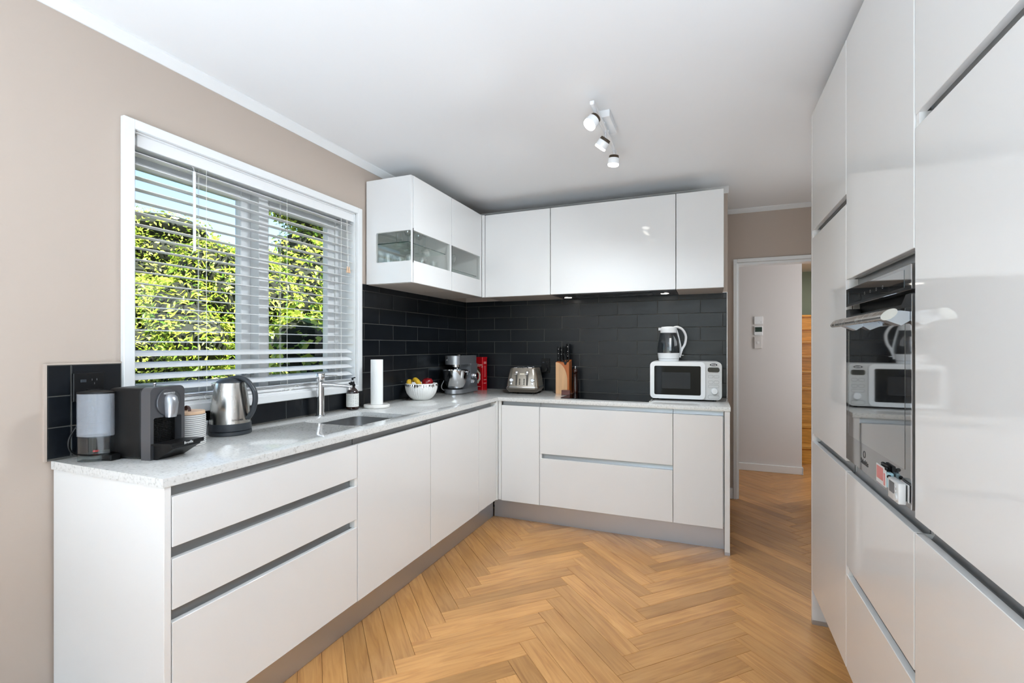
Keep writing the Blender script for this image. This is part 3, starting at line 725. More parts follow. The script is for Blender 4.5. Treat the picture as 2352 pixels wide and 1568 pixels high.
build('filter_plate', B().box(-0.93, -0.37, 3.50, 3.70, ZL - 0.010, ZL - 0.003, 0.001), 'blackgl', t)
for xx, yy in ((-1.02, 3.690), (-0.285, 3.665)):
    lp = build('lamp', B().lathe([(0, ZL - 0.006), (0.030, ZL - 0.006), (0.036, ZL - 0.009), (0.040, ZL - 0.004)], 24, (xx, yy)), 'chrome', t)
    build('diffuser', B().lathe([(0, ZL - 0.0085), (0.028, ZL - 0.0085), (0.029, ZL - 0.0062)], 24, (xx, yy)), 'hoodglow', lp)
    light('hood_lamp_light', 'SPOT', (xx, yy, ZL - 0.012), (0, 0, 0), 2.0, (1.0, 0.93, 0.82), spot_size=2.2, spot_blend=0.6, shadow_soft_size=0.02)
# glassware in the display cabinets
def goblet(x, y, z, h, r, lb, grp):
    p = [(0, z), (r * 0.9, z), (r * 0.9, z + 0.002), (0.004, z + 0.006), (0.0035, z + h * 0.45), (r * 0.6, z + h * 0.53), (r, z + h * 0.72), (r * 0.85, z + h), (r * 0.82, z + h), (r * 0.96, z + h * 0.72), (r * 0.55, z + h * 0.55), (0, z + h * 0.5)]
    solo('wine_glass', B().lathe(p, 20, (x, y)), 'tumbler', lb, 'glass', grp)
def tumbler(x, y, z, h, r, lb, grp):
    p = [(0, z), (r * 0.85, z), (r, z + h), (r - 0.002, z + h), (r * 0.83, z + 0.008), (0, z + 0.008)]
    solo('tumbler', B().lathe(p, 20, (x, y)), 'tumbler', lb, 'glass', grp)
for i in range(5): tumbler(-1.76 - 0.05 * (i % 2), 2.60 + 0.07 * i, ZL + 0.017, 0.175, 0.028, 'tall clear tumbler on the floor of the corner display cabinet', 'tumblers in the corner display cabinet')
for i in range(3): tumbler(-1.90, 2.56 + 0.13 * i, ZL + 0.017, 0.18, 0.03, 'clear tumbler at the back of the corner display cabinet', 'tumblers in the corner display cabinet')
for i in range(6): goblet(-1.78 - 0.09 * (i % 2), 2.54 + 0.065 * i, 1.945, 0.19, 0.032, 'clear stemmed glass on the glass shelf of the corner display cabinet', 'stemmed glasses in the corner display cabinet')
for i in range(4): goblet(-1.78 - 0.08 * (i % 2), 3.03 + 0.075 * i, 1.857, 0.13, 0.03, 'clear stemmed glass on the shelf of the inner display cabinet', 'stemmed glasses in the inner display cabinet')
# ================================================================== track light
t = thing('track_light', 'white ceiling track light with three lit spot heads', 'light', (-0.48, 2.44, ZC))
build('ceiling_box', B().box(-0.505, -0.440, 2.345, 2.55, ZC - 0.035, ZC, 0.002), 'whitepl', t)
build('bar', B().box(-0.490, -0.470, 2.135, 2.745, ZC - 0.068, ZC - 0.050, 0.003), 'whitepl', t)
build('bracket', B().cyl((-0.48, 2.40, ZC - 0.052), (-0.48, 2.40, ZC - 0.03), 0.008, 12).cyl((-0.48, 2.50, ZC - 0.052), (-0.48, 2.50, ZC - 0.03), 0.008, 12), 'whitepl', t)
for (yy, aim) in ((2.205, (-0.50, -0.40, -0.75)), (2.45, (-0.62, 0.14, -0.77)), (2.69, (-0.10, 0.06, -0.99))):
    a = Vector(aim).normalized(); p0 = Vector((-0.48, yy, ZC - 0.062)); p1 = Vector((-0.48, yy, ZC - 0.100))
    st = build('stem', B().cyl(p0, p1, 0.0065, 14), 'chrome', t)
    c0 = p1 - a * 0.004
    hd = build('spot_head', B().tube([c0 + a * 0.014, c0 + a * 0.016, c0 + a * 0.044, c0 + a * 0.046], [0.028, 0.0305, 0.0315, 0.0305], 28), 'whitepl', t)
    build('cap', B().tube([c0, c0 + a * 0.014], [0.026, 0.028], 20), 'lampbrown', hd)
    build('diffuser', B().tube([c0 + a * 0.046, c0 + a * 0.054, c0 + a * 0.056], [0.030, 0.029, 0.024], 28), 'lampglow', hd)
    light('spot_light', 'SPOT', c0 + a * 0.062, a.to_track_quat('-Z', 'Y').to_euler(), 38, (0.84, 0.93, 1.0), spot_size=2.6, spot_blend=0.9, shadow_soft_size=0.03)
# ================================================================== venetian blind
t = thing('venetian_blind', 'white venetian blind hanging in the kitchen window', 'blind', (-2.045, 1.755, 1.06))
by0, by1 = 1.146, 2.366
build('headrail', B().box(-2.075, -2.026, by0 + 0.002, by1 - 0.002, 2.066, 2.106, 0.001), 'slat', t)
build('valance', B().box(-2.026, -2.018, by0 + 0.012, by1 + 0.008, 2.062, 2.110, 0.002), 'slat', t)
build('end_bracket', B().box(-2.08, -2.020, by0 - 0.004, by0 + 0.006, 2.064, 2.110), 'greypl', t)
sb = B().prism([(-0.025, -0.0012), (0, 0.0008), (0.025, -0.0012), (0.025, 0.0008), (0, 0.0028), (-0.025, 0.0008)], 'y', -(by1 - by0) / 2, (by1 - by0) / 2)
sme = bpy.data.meshes.new('slat'); sb.bm.to_mesh(sme); sb.bm.free(); sme.materials.append(M['slat'])
zs = [2.040 - 0.0453 * k for k in range(21)] + [1.096, 1.090, 1.084]
for k, z in enumerate(zs):
    o = bpy.data.objects.new('slat', sme); COL.objects.link(o); o.parent = t
    o.location = Vector((-2.045, 1.756, z)) - Vector((-2.045, 1.755, 1.06))
    o.rotation_euler = (0, math.radians(25 if 17 <= k <= 20 else (2 if k < 17 else 0)), 0)
build('bottom_rail', B().box(-2.071, -2.019, by0, by1, 1.0695, 1.082, 0.003), 'slat', t)
for yy in (1.432, 1.865, 2.262):
    for dx in (-0.027, 0.027):
        build('ladder_cord', B().tube([(-2.045 + dx, yy, 2.066), (-2.045 + dx, yy, 1.29), (-2.045 + dx * 0.9, yy + 0.004, 1.10)], 0.0009, 5), 'cord', t)
    build('lift_cord', B().tube([(-2.047, yy - 0.014, 2.066), (-2.047, yy - 0.014, 1.09)], 0.0008, 5), 'cord', t)
wd_ = build('wand', B().tube([(-2.008, 1.372, 2.035), (-2.006, 1.372, 1.70)], 0.0058, 10), 'slat', t)
build('wand_hook', B().tube([(-2.03, 1.368, 2.066), (-2.012, 1.370, 2.052), (-2.008, 1.372, 2.034)], 0.0022, 8), 'chrome', wd_)
for dy in (0, 0.008): build('pull_cord', B().tube([(-2.016, 2.305 + dy, 2.06), (-2.012, 2.312 + dy, 1.77)], 0.0009, 5), 'cord', t)
for dy in (0, 0.016): build('tassel', B().lathe([(0, 1.780), (0.0035, 1.778), (0.008, 1.742), (0, 1.742)], 12, (-2.010, 2.306 + dy)), 'lidwood', t)
for yy in (1.475, 1.90):
    pts = [(-2.014 + 0.006 * math.sin(a * 0.9), yy + 0.04 * math.cos(a) - 0.014 * a * 0.3, 1.082 + 0.012 * math.sin(2 * a) - 0.002 * a) for a in np.linspace(0, 10, 46)]
    build('knotted_cord', B().tube(pts, 0.0013, 5), 'cord', t)
# ================================================================== things on the worktop
def frustum(b, z0, z1, r0, r1, c, seg=32): return b.lathe([(0, z0), (r0, z0), (r1, z1), (0, z1)], seg, c)
# ---- coffee machine
AN = math.atan2(0.2, 0.98)
t = thing('coffee_machine', 'dark grey capsule coffee machine with a clear water tank', 'coffee machine', (-1.700, 1.015, CT), AN)
b = B().box(-0.172, -0.036, 0.003, 0.129, 0.002, 0.238, 0.012, 4)
bd = build('body', b, 'black', t, local=True)
pts = [(0, 0), (0.0, 0.221)] + [(0.020 - 0.020 * math.cos(a), 0.221 + 0.020 * math.sin(a)) for a in np.linspace(0.2, PI / 2, 6)] + [(0.112 + 0.020 * math.sin(a), 0.221 + 0.020 * math.cos(a)) for a in np.linspace(0, PI / 2, 6)] + [(0.132, 0), (0.119, 0), (0.119, 0.134), (0.115, 0.138), (0.016, 0.138), (0.012, 0.134), (0.012, 0)]
fp = build('front_panel', B().prism(pts, 'x', -0.036, 0), 'gunmetal', t, local=True)
text('lettering', 'NESPRESSO', 0.0085, 'whiteink', fp, (0.0060, 0.066, 0.217), (0, 1, 0), (0, 0, 1), local=True)
dp = build('dial_plate', B().lathe([(0, 0.0), (0.044, 0.0), (0.0455, -0.002), (0.0455, -0.006)], 40).xf(Matrix.Translation((0.005, 0.066, 0.187)) @ Matrix.Rotation(PI / 2, 4, 'Y')), 'gunmetal', t, local=True)
build('dial_ring', B().tube([(0.004, 0.066 + 0.0455 * math.cos(a), 0.187 + 0.0455 * math.sin(a)) for a in np.linspace(0, 2 * PI, 41)[:-1]], 0.0007, 6, closed=True), 'gunmetal', dp, local=True)
b = B(); rings = []
for z, w_, d in ((0.136, 0.0165, 0.020), (0.150, 0.018, 0.024), (0.185, 0.021, 0.027), (0.203, 0.020, 0.022), (0.213, 0.014, 0.012), (0.216, 0.006, 0.006)):
    rings.append([b.bm.verts.new((0.004 + d * max(0.0, math.sin(a)) ** 0.6, 0.068 + w_ * math.cos(a), z)) for a in np.linspace(0, PI, 12)])
for A, C in zip(rings, rings[1:]):
    for i in range(11): b.bm.faces.new((A[i], A[i + 1], C[i + 1], C[i]))
b.bm.faces.new(rings[0]); b.bm.faces.new(rings[-1]); bmesh.ops.recalc_face_normals(b.bm, faces=list(b.bm.faces))
build('spout_cover', b, 'silver', t, local=True, smooth=50)
gr = B().box(-0.034, -0.028, 0.012, 0.119, 0.045, 0.138)
for k in range(18): gr.box(-0.028, -0.0265, 0.014 + 0.0057 * k, 0.0165 + 0.0057 * k, 0.05, 0.136)
for k in range(14): gr.box(-0.028, -0.0262, 0.013, 0.118, 0.052 + 0.006 * k, 0.0545 + 0.006 * k)
build('grille', gr, 'black', t, local=True)
b = B().prism([(-0.034, 0.0), (0.012, 0.0), (0.078, 0.040), (0.080, 0.055), (-0.034, 0.048)], 'y', 0.012, 0.119)
tr = build('drip_tray', b, 'black', t, local=True)
build('tray_wing', B().prism([(0.0, 0.050), (0.0, 0.054), (0.082, 0.058), (0.082, 0.047), (0.078, 0.044)], 'y', 0.002, 0.130), 'black', tr, local=True)
text('lettering', 'Breville', 0.012, 'whiteink', tr, (0.0828, 0.066, 0.0525), (0, 1, 0), (0, 0, 1), local=True)
build('lever_knob', B().cyl((-0.05, 0.062, 0.236), (-0.05, 0.062, 0.244), 0.003, 10).ball((-0.05, 0.062, 0.2475), 0.005, 12, 8), 'chrome', t, local=True)
# its tank stands beside the body on a clear foot
tc_ = Vector((-1.880, 0.955)); ta = math.radians(35)
mt = Matrix.Translation((tc_.x, tc_.y, CT)) @ Matrix.Rotation(ta, 4, 'Z')
tk = build('water_tank', B().lathe([(0.0525, 0.082), (0.0525, 0.222), (0.0505, 0.222), (0.0505, 0.082)], 40, sx=1, sy=0.62).xf(mt), 'tank', t)
build('tank_base', B().lathe([(0.0525, 0.026), (0.0525, 0.082)], 40, sx=1, sy=0.62).xf(mt), 'tankclear', tk)
build('tank_foot', B().lathe([(0, 0.0), (0.0510, 0.0), (0.0515, 0.024), (0, 0.024)], 40, sx=1, sy=0.62).xf(mt), 'water', tk)
build('water', B().lathe([(0, 0.029), (0.0498, 0.029), (0.0498, 0.078), (0, 0.078)], 40, sx=1, sy=0.62).xf(mt), 'water', tk)
build('tank_lid', B().lathe([(0, 0.232), (0.03, 0.231), (0.0535, 0.227), (0.0535, 0.2215), (0, 0.2215)], 40, sx=1, sy=0.62).xf(mt), 'black', tk)
build('valve', B().lathe([(0, 0.028), (0.009, 0.028), (0.008, 0.034), (0, 0.034)], 16).xf(mt), 'red', tk)
build('tank_arm', B().box(-0.160, -0.120, -0.030, 0.004, 0.002, 0.020, 0.002), 'black', t, local=True)
cab = [(-1.989, 1.000, 1.085), (-1.955, 0.985, 1.075), (-1.945, 0.945, 1.045), (-1.950, 0.915, 0.99), (-1.955, 0.925, 0.945), (-1.950, 0.965, 0.927), (-1.93, 1.01, 0.925), (-1.87, 1.05, 0.928)]
def smooth_path(p, n=8):
    p = [Vector(q) for q in p]; out = []
    for i in range(len(p) - 1):
        a, b_, c, d = p[max(i - 1, 0)], p[i], p[i + 1], p[min(i + 2, len(p) - 1)]
        for k in range(n):
            u = k / n
            out.append(0.5 * ((2 * b_) + (c - a) * u + (2 * a - 5 * b_ + 4 * c - d) * u * u + (3 * b_ - a - 3 * c + d) * u ** 3))
    return out + [p[-1]]
build('power_cable', B().tube(smooth_path(cab), 0.0034, 8), 'black', t)
# ---- sockets
def socket(name, wall, s0, s1, z0, z1, lb, m='black', dep=0.010):
    if wall == 'L':
        t = thing(name, lb, 'socket', (XT, (s0 + s1) / 2, z0)); b = B().box(XT, XT + dep, s0, s1, z0, z1, 0.002)
        dirs = lambda a, z, d0, d1, w_, h: B().box(XT + d0, XT + d1, a - w_ / 2, a + w_ / 2, z - h / 2, z + h / 2, 0.0008)
    else:
        t = thing(name, lb, 'socket', ((s0 + s1) / 2, YT, z0)); b = B().box(s0, s1, YT - dep, YT, z0, z1, 0.002)
        dirs = lambda a, z, d0, d1, w_, h: B().box(a - w_ / 2, a + w_ / 2, YT - d1, YT - d0, z - h / 2, z + h / 2, 0.0008)
    build('plate', b, m, t)
    sm = (s0 + s1) / 2; zt = z1 - (z1 - z0) * 0.28
    build('switch', dirs(sm - 0.018, zt, dep, dep + 0.004, 0.016, 0.010), 'charcoal', t)
    for k, (a, c) in enumerate(((0.008, 0.003), (0.022, 0.003), (0.015, -0.010))):
        build('pin_slot', dirs(sm + a, zt + c, dep, dep + 0.0006, 0.002, 0.007), 'gunmetal', t)
    return t, dirs, sm
s1_, dirs, sm = socket('wall_socket', 'L', 0.945, 1.035, 1.108, 1.206, 'black double socket above the water tank of the coffee machine', dep=0.012)
build('plug', dirs(sm + 0.008, 1.130, 0.012, 0.045, 0.036, 0.036), 'black', s1_)
s2_, dirs, sm = socket('wall_socket', 'B', -1.288, -1.213, 1.077, 1.196, 'black double socket behind the toaster')
pl = build('plug', B().cyl((sm + 0.006, YT - 0.010, 1.108), (sm + 0.006, YT - 0.042, 1.108), 0.019, 20), 'black', s2_)
# ---- striped canisters
def canister(x, y, r, h, lb, loop):
    t = thing('canister', lb, 'canister', (x, y, CT))
    build('jar', B().lathe([(0, 0.0), (r * 0.96, 0.0), (r * 0.975, 0.004), (r * 0.975, h), (r * 0.90, h), (r * 0.90, 0.01), (0, 0.01)], 40), 'stripegrey', t, local=True)
    b = B(); nrib = 15
    for k in range(nrib + 1):
        z0 = 0.004 + (h - 0.008) * k / nrib; dz = (h - 0.008) / nrib
        b.lathe([(r * 0.974, z0 - dz * 0.24), (r * 0.995, z0 - dz * 0.16), (r * 1.0, z0), (r * 0.995, z0 + dz * 0.16), (r * 0.974, z0 + dz * 0.24)], 40)
    build('white_ribs', b, 'ceramic', t, local=True)
    ld = build('lid', B().lathe([(0, h + 0.012), (r * 0.93, h + 0.012), (r * 0.95, h + 0.010), (r * 0.95, h + 0.001), (0, h + 0.001)], 40), 'lidwood', t, local=True)
    if loop: build('lid_loop', B().tube([(0.020 * math.cos(a), -0.006 * math.cos(a), h + 0.011 + 0.020 * math.sin(a)) for a in np.linspace(0, PI, 12)], [(0.006, 0.0015)] * 12, 8), 'leather', ld, local=True)
    return t
canister(-1.845, 1.235, 0.060, 0.118, 'striped white canister with a wooden lid and leather loop beside the kettle', True)
canister(-1.938, 1.165, 0.050, 0.128, 'striped white canister with a plain wooden lid behind the coffee machine', False)
t = thing('packet', 'small white patterned packet tucked behind the steel kettle', 'packet', (-1.985, 1.47, CT))
t.location = (-1.982, 1.375, CT); WM[t] = Matrix.Translation((-1.982, 1.375, CT))
build('carton', B().box(-0.014, 0.014, -0.03, 0.03, 0, 0.062, 0.001), 'whitepl', t, local=True)
b = B()
for k in range(6): b.prism([(-0.03 + 0.01 * k, 0.004), (-0.026 + 0.01 * k, 0.004), (-0.020 + 0.01 * k, 0.058), (-0.024 + 0.01 * k, 0.058)], 'x', 0.0138, 0.0146)
build('printed_stripes', b, 'greyink', t, local=True)
# ---- steel kettle
t = thing('kettle', 'brushed steel kettle with a black handle and base', 'kettle', (-1.910, 1.463, CT), math.radians(18))
build('power_base', B().lathe([(0, 0), (0.080, 0), (0.083, 0.004), (0.082, 0.016), (0.078, 0.018), (0, 0.018)], 48), 'charcoal', t, local=True)
build('collar', B().lathe([(0, 0.020), (0.081, 0.020), (0.0815, 0.028), (0.080, 0.050), (0, 0.050)], 48), 'charcoal', t, local=True)
kp = [(0.0795, 0.050), (0.0790, 0.062), (0.0775, 0.090), (0.0745, 0.120), (0.0700, 0.150), (0.0640, 0.182), (0.0575, 0.212), (0.0555, 0.221), (0.0535, 0.221), (0.0535, 0.215)]
kb = build('body', B().lathe(kp, 56), 'steel', t, local=True)
b = B(); bm = b.bm    # pointed pouring lip
L_ = [(-0.0860, 0, 0.2205), (-0.040, 0.040, 0.221), (-0.040, -0.040, 0.221), (-0.0690, 0, 0.148), (-0.050, 0.0, 0.2215), (-0.0890, 0, 0.214)]
v = [bm.verts.new(p) for p in L_]
for f in ((5, 1, 3), (5, 3, 2), (0, 5, 2), (0, 1, 5), (0, 2, 4), (0, 4, 1)): bm.faces.new([v[i] for i in f])
bmesh.ops.recalc_face_normals(bm, faces=list(bm.faces))
build('spout', b, 'steel', kb, local=True, smooth=10)
build('lid', B().lathe([(0, 0.243), (0.02, 0.242), (0.04, 0.236), (0.054, 0.226), (0.0555, 0.2215), (0, 0.2215)], 40), 'charcoal', t, local=True)
hp = smooth_path([(0.000, 0, 0.236), (0.035, 0, 0.243), (0.075, 0, 0.228), (0.105, 0, 0.190), (0.112, 0, 0.150), (0.104, 0, 0.110), (0.090, 0, 0.082), (0.079, 0, 0.068)], 6)
build('handle', B().tube(hp, [(0.013, 0.010)] * len(hp), 14), 'charcoal', t, local=True)
text('lettering', 'GOLDAIR', 0.0105, 'ink', t, (0.064, -0.0465, 0.066), (0.59, 0.81, 0), (0, 0, 1), local=True)
# ---- tap
t = thing('kitchen_tap', 'chrome mixer tap with a straight spout behind the sink', 'tap', (-1.945, 2.020, CT), YAW)
build('column', B().lathe([(0, 0), (0.0265, 0), (0.0265, 0.004), (0.022, 0.007), (0.0205, 0.02), (0.0200, 0.185), (0, 0.185)], 32), 'chrome', t, local=True)
build('head', B().lathe([(0, 0.186), (0.0205, 0.186), (0.0230, 0.190), (0.0235, 0.228), (0.0215, 0.231), (0, 0.231)], 32), 'chrome', t, local=True)
sp = B().tube([(0.010, 0, 0.168), (0.06, 0, 0.1685), (0.170, 0, 0.158)], [(0.0145, 0.0135), (0.0125, 0.011), (0.0115, 0.008)], 18)
s_ = build('spout', sp, 'chrome', t, local=True)
build('aerator', B().cyl((0.160, 0, 0.158), (0.160, 0, 0.142), 0.010, 16), 'chrome', s_, local=True)
build('lever', B().box(0.015, 0.092, -0.005, 0.005, 0.216, 0.222, 0.002), 'chrome', t, local=True)
# ---- soap bottle
t = thing('soap_bottle', 'dark amber pump bottle with a white label beside the tap', 'bottle', (-1.956, 2.288, CT), 0.2)
build('bottle', B().lathe([(0, 0), (0.031, 0), (0.0355, 0.005), (0.0355, 0.098), (0.033, 0.108), (0.024, 0.122), (0.0145, 0.132), (0.0135, 0.140), (0, 0.140)], 36), 'amber', t, local=True)
lbp = build('label', B().lathe([(0.0357, 0.020), (0.0361, 0.020), (0.0361, 0.098), (0.0357, 0.098)], 36), 'label', t, local=True)
b = B()
for k in range(13):
    for j in range(6):
        a = -1.75 + j * 0.36; wdt = 0.12 + 0.05 * ((k * 7 + j * 3) % 3)
        if (k + j) % 5 == 4: continue
        z = 0.028 + 0.0052 * k
        ps = [(0.0363 * math.cos(a + q), 0.0363 * math.sin(a + q)) for q in (0, wdt / 2, wdt)]
        for (xa, ya), (xb, yb) in zip(ps, ps[1:]):
            vs = [b.bm.verts.new(p) for p in ((xa, ya, z), (xb, yb, z), (xb, yb, z + 0.0013), (xa, ya, z + 0.0013))]; b.bm.faces.new(vs)
build('print', b, 'greyink', lbp, local=True, smooth=0)
pm = build('pump', B().lathe([(0, 0.140), (0.0165, 0.140), (0.0165, 0.152), (0.012, 0.156), (0.011, 0.168), (0, 0.168)], 24), 'black', t, local=True)
build('pump_stem', B().cyl((0, 0, 0.168), (0, 0, 0.176), 0.004, 12), 'whitepl', pm, local=True)
build('nozzle', B().cyl((0, 0, 0.176), (0, 0, 0.188), 0.006, 14, 0.004).tube([(-0.006, 0, 0.186), (0.006, 0.002, 0.189), (0.016, 0.004, 0.192)], 0.0035, 8).tube([(0, 0, 0.158), (-0.012, -0.004, 0.158), (-0.020, -0.006, 0.157)], 0.005, 8), 'black', pm, local=True)
# ---- paper towel
t = thing('paper_towel_holder', 'round white marble paper towel stand', 'stand', (-1.886, 2.425, CT))
build('base', B().lathe([(0, 0.002), (0.076, 0.002), (0.078, 0.005), (0.078, 0.018), (0.076, 0.021), (0, 0.021)], 48), 'stone', t, local=True)
build('foot_ring', B().lathe([(0, 0), (0.070, 0), (0.070, 0.003), (0, 0.003)], 48), 'black', t, local=True)
build('pole', B().lathe([(0, 0.021), (0.008, 0.021), (0.008, 0.285), (0, 0.285)], 16), 'steel', t, local=True)
b = B().lathe([(0.018, 0), (0.0365, 0), (0.037, 0.002), (0.037, 0.272), (0.0365, 0.274), (0.018, 0.274), (0.018, 0.0)], 40, (-1.886, 2.425))
b.xf(Matrix.Translation((0, 0, CT + 0.0215)))
solo('paper_towel_roll', b, 'paper', 'white paper towel roll standing on the marble stand', 'paper towel')
# ---- fruit bowl
bc = (-1.872, 2.902)
t = thing('fruit_bowl', 'white ribbed ceramic bowl with a silver rim holding fruit', 'bowl', (*bc, CT))
b = B(); bm = b.bm
prof = [(0.0, 0.0), (0.052, 0.0), (0.060, 0.003), (0.082, 0.022), (0.100, 0.048), (0.109, 0.076), (0.112, 0.098), (0.110, 0.112), (0.106, 0.118), (0.102, 0.114), (0.103, 0.096), (0.095, 0.055), (0.075, 0.026), (0.045, 0.010), (0.0, 0.008)]
rings = []; SG = 120
for i, (r, z) in enumerate(prof):
    if r == 0: rings.append([bm.verts.new((0, 0, z))]); continue
    amp = 0.0022 if 2 <= i <= 8 else 0
    rings.append([bm.verts.new(((r + amp * math.sin(40 * 2 * PI * k / SG)) * math.cos(2 * PI * k / SG), (r + amp * math.sin(40 * 2 * PI * k / SG)) * math.sin(2 * PI * k / SG), z)) for k in range(SG)])
for A, C in zip(rings, rings[1:]):
    for k in range(SG):
        j = (k + 1) % SG
        if len(A) == 1: bm.faces.new((A[0], C[k], C[j]))
        elif len(C) == 1: bm.faces.new((A[k], A[j], C[0]))
        else: bm.faces.new((A[k], A[j], C[j], C[k]))
bmesh.ops.recalc_face_normals(bm, faces=list(bm.faces))
build('bowl', b, 'ceramic', t, local=True, smooth=60)
b = B(); rnd = random.Random(3); SG2 = 120; lo = []; hi = []
for k in range(SG2):
    a = 2 * PI * k / SG2; zl = 0.106 - 0.022 * rnd.random() * rnd.random(); g = 0.0026 + 0.0022 * math.sin(40 * a)
    lo.append(b.bm.verts.new(((0.1115 + g) * math.cos(a), (0.1115 + g) * math.sin(a), zl))); hi.append(b.bm.verts.new(((0.1100 + g) * math.cos(a), (0.1100 + g) * math.sin(a), 0.1125)))
for k in range(SG2): b.bm.faces.new((lo[k], lo[(k + 1) % SG2], hi[(k + 1) % SG2], hi[k]))
build('silver_rim', b, 'chrome', t, local=True, smooth=0)
def banana(p, lb, a):
    pts = [Vector((bc[0], bc[1], CT)) + Vector(q) for q in p]; sp_ = smooth_path(pts, 5)
    n_ = len(sp_); rr = [0.0168 * min(1, 0.35 + 2.6 * min(i / (n_ - 1), 1 - i / (n_ - 1))) for i in range(n_)]
    t = thing('banana', lb, 'banana', tuple(sp_[n_ // 2]))
    build('skin', B().tube(sp_, rr, 10), 'banana', t)
    e = sp_[0]; d_ = (sp_[0] - sp_[1]).normalized()
    build('stem', B().tube([e - d_ * 0.003, e + d_ * 0.016], [0.006, 0.004], 8), 'stem', t)
banana([(-0.055, -0.02, 0.143), (-0.030, -0.035, 0.143), (0.000, -0.045, 0.128), (0.02, -0.045, 0.095), (0.02, -0.03, 0.06)], 'yellow banana lying next to the red apple', 0)
banana([(-0.064, -0.035, 0.137), (-0.070, -0.050, 0.130), (-0.060, -0.060, 0.108), (-0.035, -0.055, 0.078), (-0.01, -0.035, 0.05)], 'greenish yellow banana at the rim of the fruit bowl', 0)
banana([(-0.075, 0.000, 0.132), (-0.082, -0.020, 0.126), (-0.080, -0.036, 0.105), (-0.06, -0.03, 0.070), (-0.03, 0.00, 0.05)], 'banana half hidden behind the other bananas', 0)
t = thing('apple', 'dark red apple in the white fruit bowl', 'apple', (bc[0] + 0.046, bc[1] + 0.006, CT + 0.086))
build('skin', B().lathe([(0.040 * math.sin(a) * (1 + 0.06 * math.cos(a)), 0.037 - 0.037 * math.cos(a) - 0.010 * max(0, -math.cos(a)) ** 8) for a in np.linspace(0, PI, 18)], 32), 'apple', t, local=True)
build('stem', B().tube([(0, 0, 0.062), (0.003, 0, 0.074)], 0.0015, 6), 'stem', t, local=True)
# ---- stand mixer (front towards -y)
t = thing('stand_mixer', 'silver stand mixer with a polished steel bowl in the corner', 'mixer', (-1.872, 3.44, CT))
b = B().prism([(0.082 * math.cos(a), -0.045 + 0.095 * math.sin(a)) for a in np.linspace(PI, 2 * PI, 20)] + [(0.082, 0.195), (-0.082, 0.195)], 'z', 0.004, 0.036)
build('base', b, 'silver', t, local=True)
b = B().prism([(0.195, 0.036), (0.195, 0.235), (0.075, 0.235), (0.080, 0.150), (0.075, 0.100), (0.055, 0.062), (0.020, 0.040), (-0.02, 0.036)], 'x', -0.078, 0.078)
build('pillar', b, 'silver', t, local=True)
b = B().prism([(0.066 * math.cos(a), -0.085 + 0.04 * math.sin(a)) for a in np.linspace(PI, 2 * PI, 14)] + [(0.074, 0.185), (-0.074, 0.185)], 'z', 0.232, 0.302)
hd = build('motor_head', b, 'silver', t, local=True)
build('top_cap', B().lathe([(0, 0.309), (0.024, 0.309), (0.028, 0.303), (0, 0.302)], 24, (0, 0.01)), 'chrome', hd, local=True)
build('outlet_button', B().cyl((-0.03, -0.121, 0.268), (-0.03, -0.128, 0.268), 0.006, 12), 'chrome', hd, local=True)
build('planetary_hub', B().lathe([(0, 0.206), (0.030, 0.206), (0.036, 0.212), (0.036, 0.232), (0, 0.232)], 28, (0, -0.035)), 'chrome', hd, local=True)
build('beater_shaft', B().cyl((0.012, -0.035, 0.206), (0.012, -0.035, 0.12), 0.006, 12), 'chrome', hd, local=True)
bw = build('mixing_bowl', B().lathe([(0, 0.040), (0.055, 0.040), (0.066, 0.046), (0.084, 0.085), (0.096, 0.130), (0.1005, 0.172), (0.1035, 0.186), (0.1035, 0.188), (0.098, 0.186), (0.093, 0.130), (0.080, 0.085), (0.06, 0.05), (0, 0.046)], 48, (0, -0.045)), 'chrome', t, local=True)
for sg in (-1, 1): build('bowl_handle', B().tube([(sg * 0.100, -0.062, 0.174), (sg * 0.122, -0.055, 0.174), (sg * 0.122, -0.035, 0.174), (sg * 0.100, -0.028, 0.174)], 0.0045, 8), 'chrome', bw, local=True)
kn = build('speed_knob', B().lathe([(0, 0), (0.024, 0), (0.024, 0.012), (0.019, 0.024), (0, 0.025)], 24).xf(Matrix.Translation((0.078, 0.14, 0.135)) @ Matrix.Rotation(PI / 2, 4, 'Y')), 'chrome', t, local=True)
build('knob_face', B().lathe([(0, 0.0255), (0.018, 0.0245), (0.018, 0.023)], 20).xf(Matrix.Translation((0.078, 0.14, 0.135)) @ Matrix.Rotation(PI / 2, 4, 'Y')), 'black', kn, local=True)
build('head_lever', B().box(0.078, 0.090, 0.10, 0.112, 0.075, 0.105, 0.003).box(0.078, 0.088, 0.118, 0.126, 0.08, 0.100, 0.003), 'chrome', t, local=True)
build('power_cable', B().tube(smooth_path([(-0.075, 0.05, 0.02), (-0.105, 0.00, 0.015), (-0.110, -0.06, 0.03), (-0.108, -0.075, 0.06), (-0.112, -0.03, 0.10)]), 0.0032, 8), 'greypl', t, local=True)
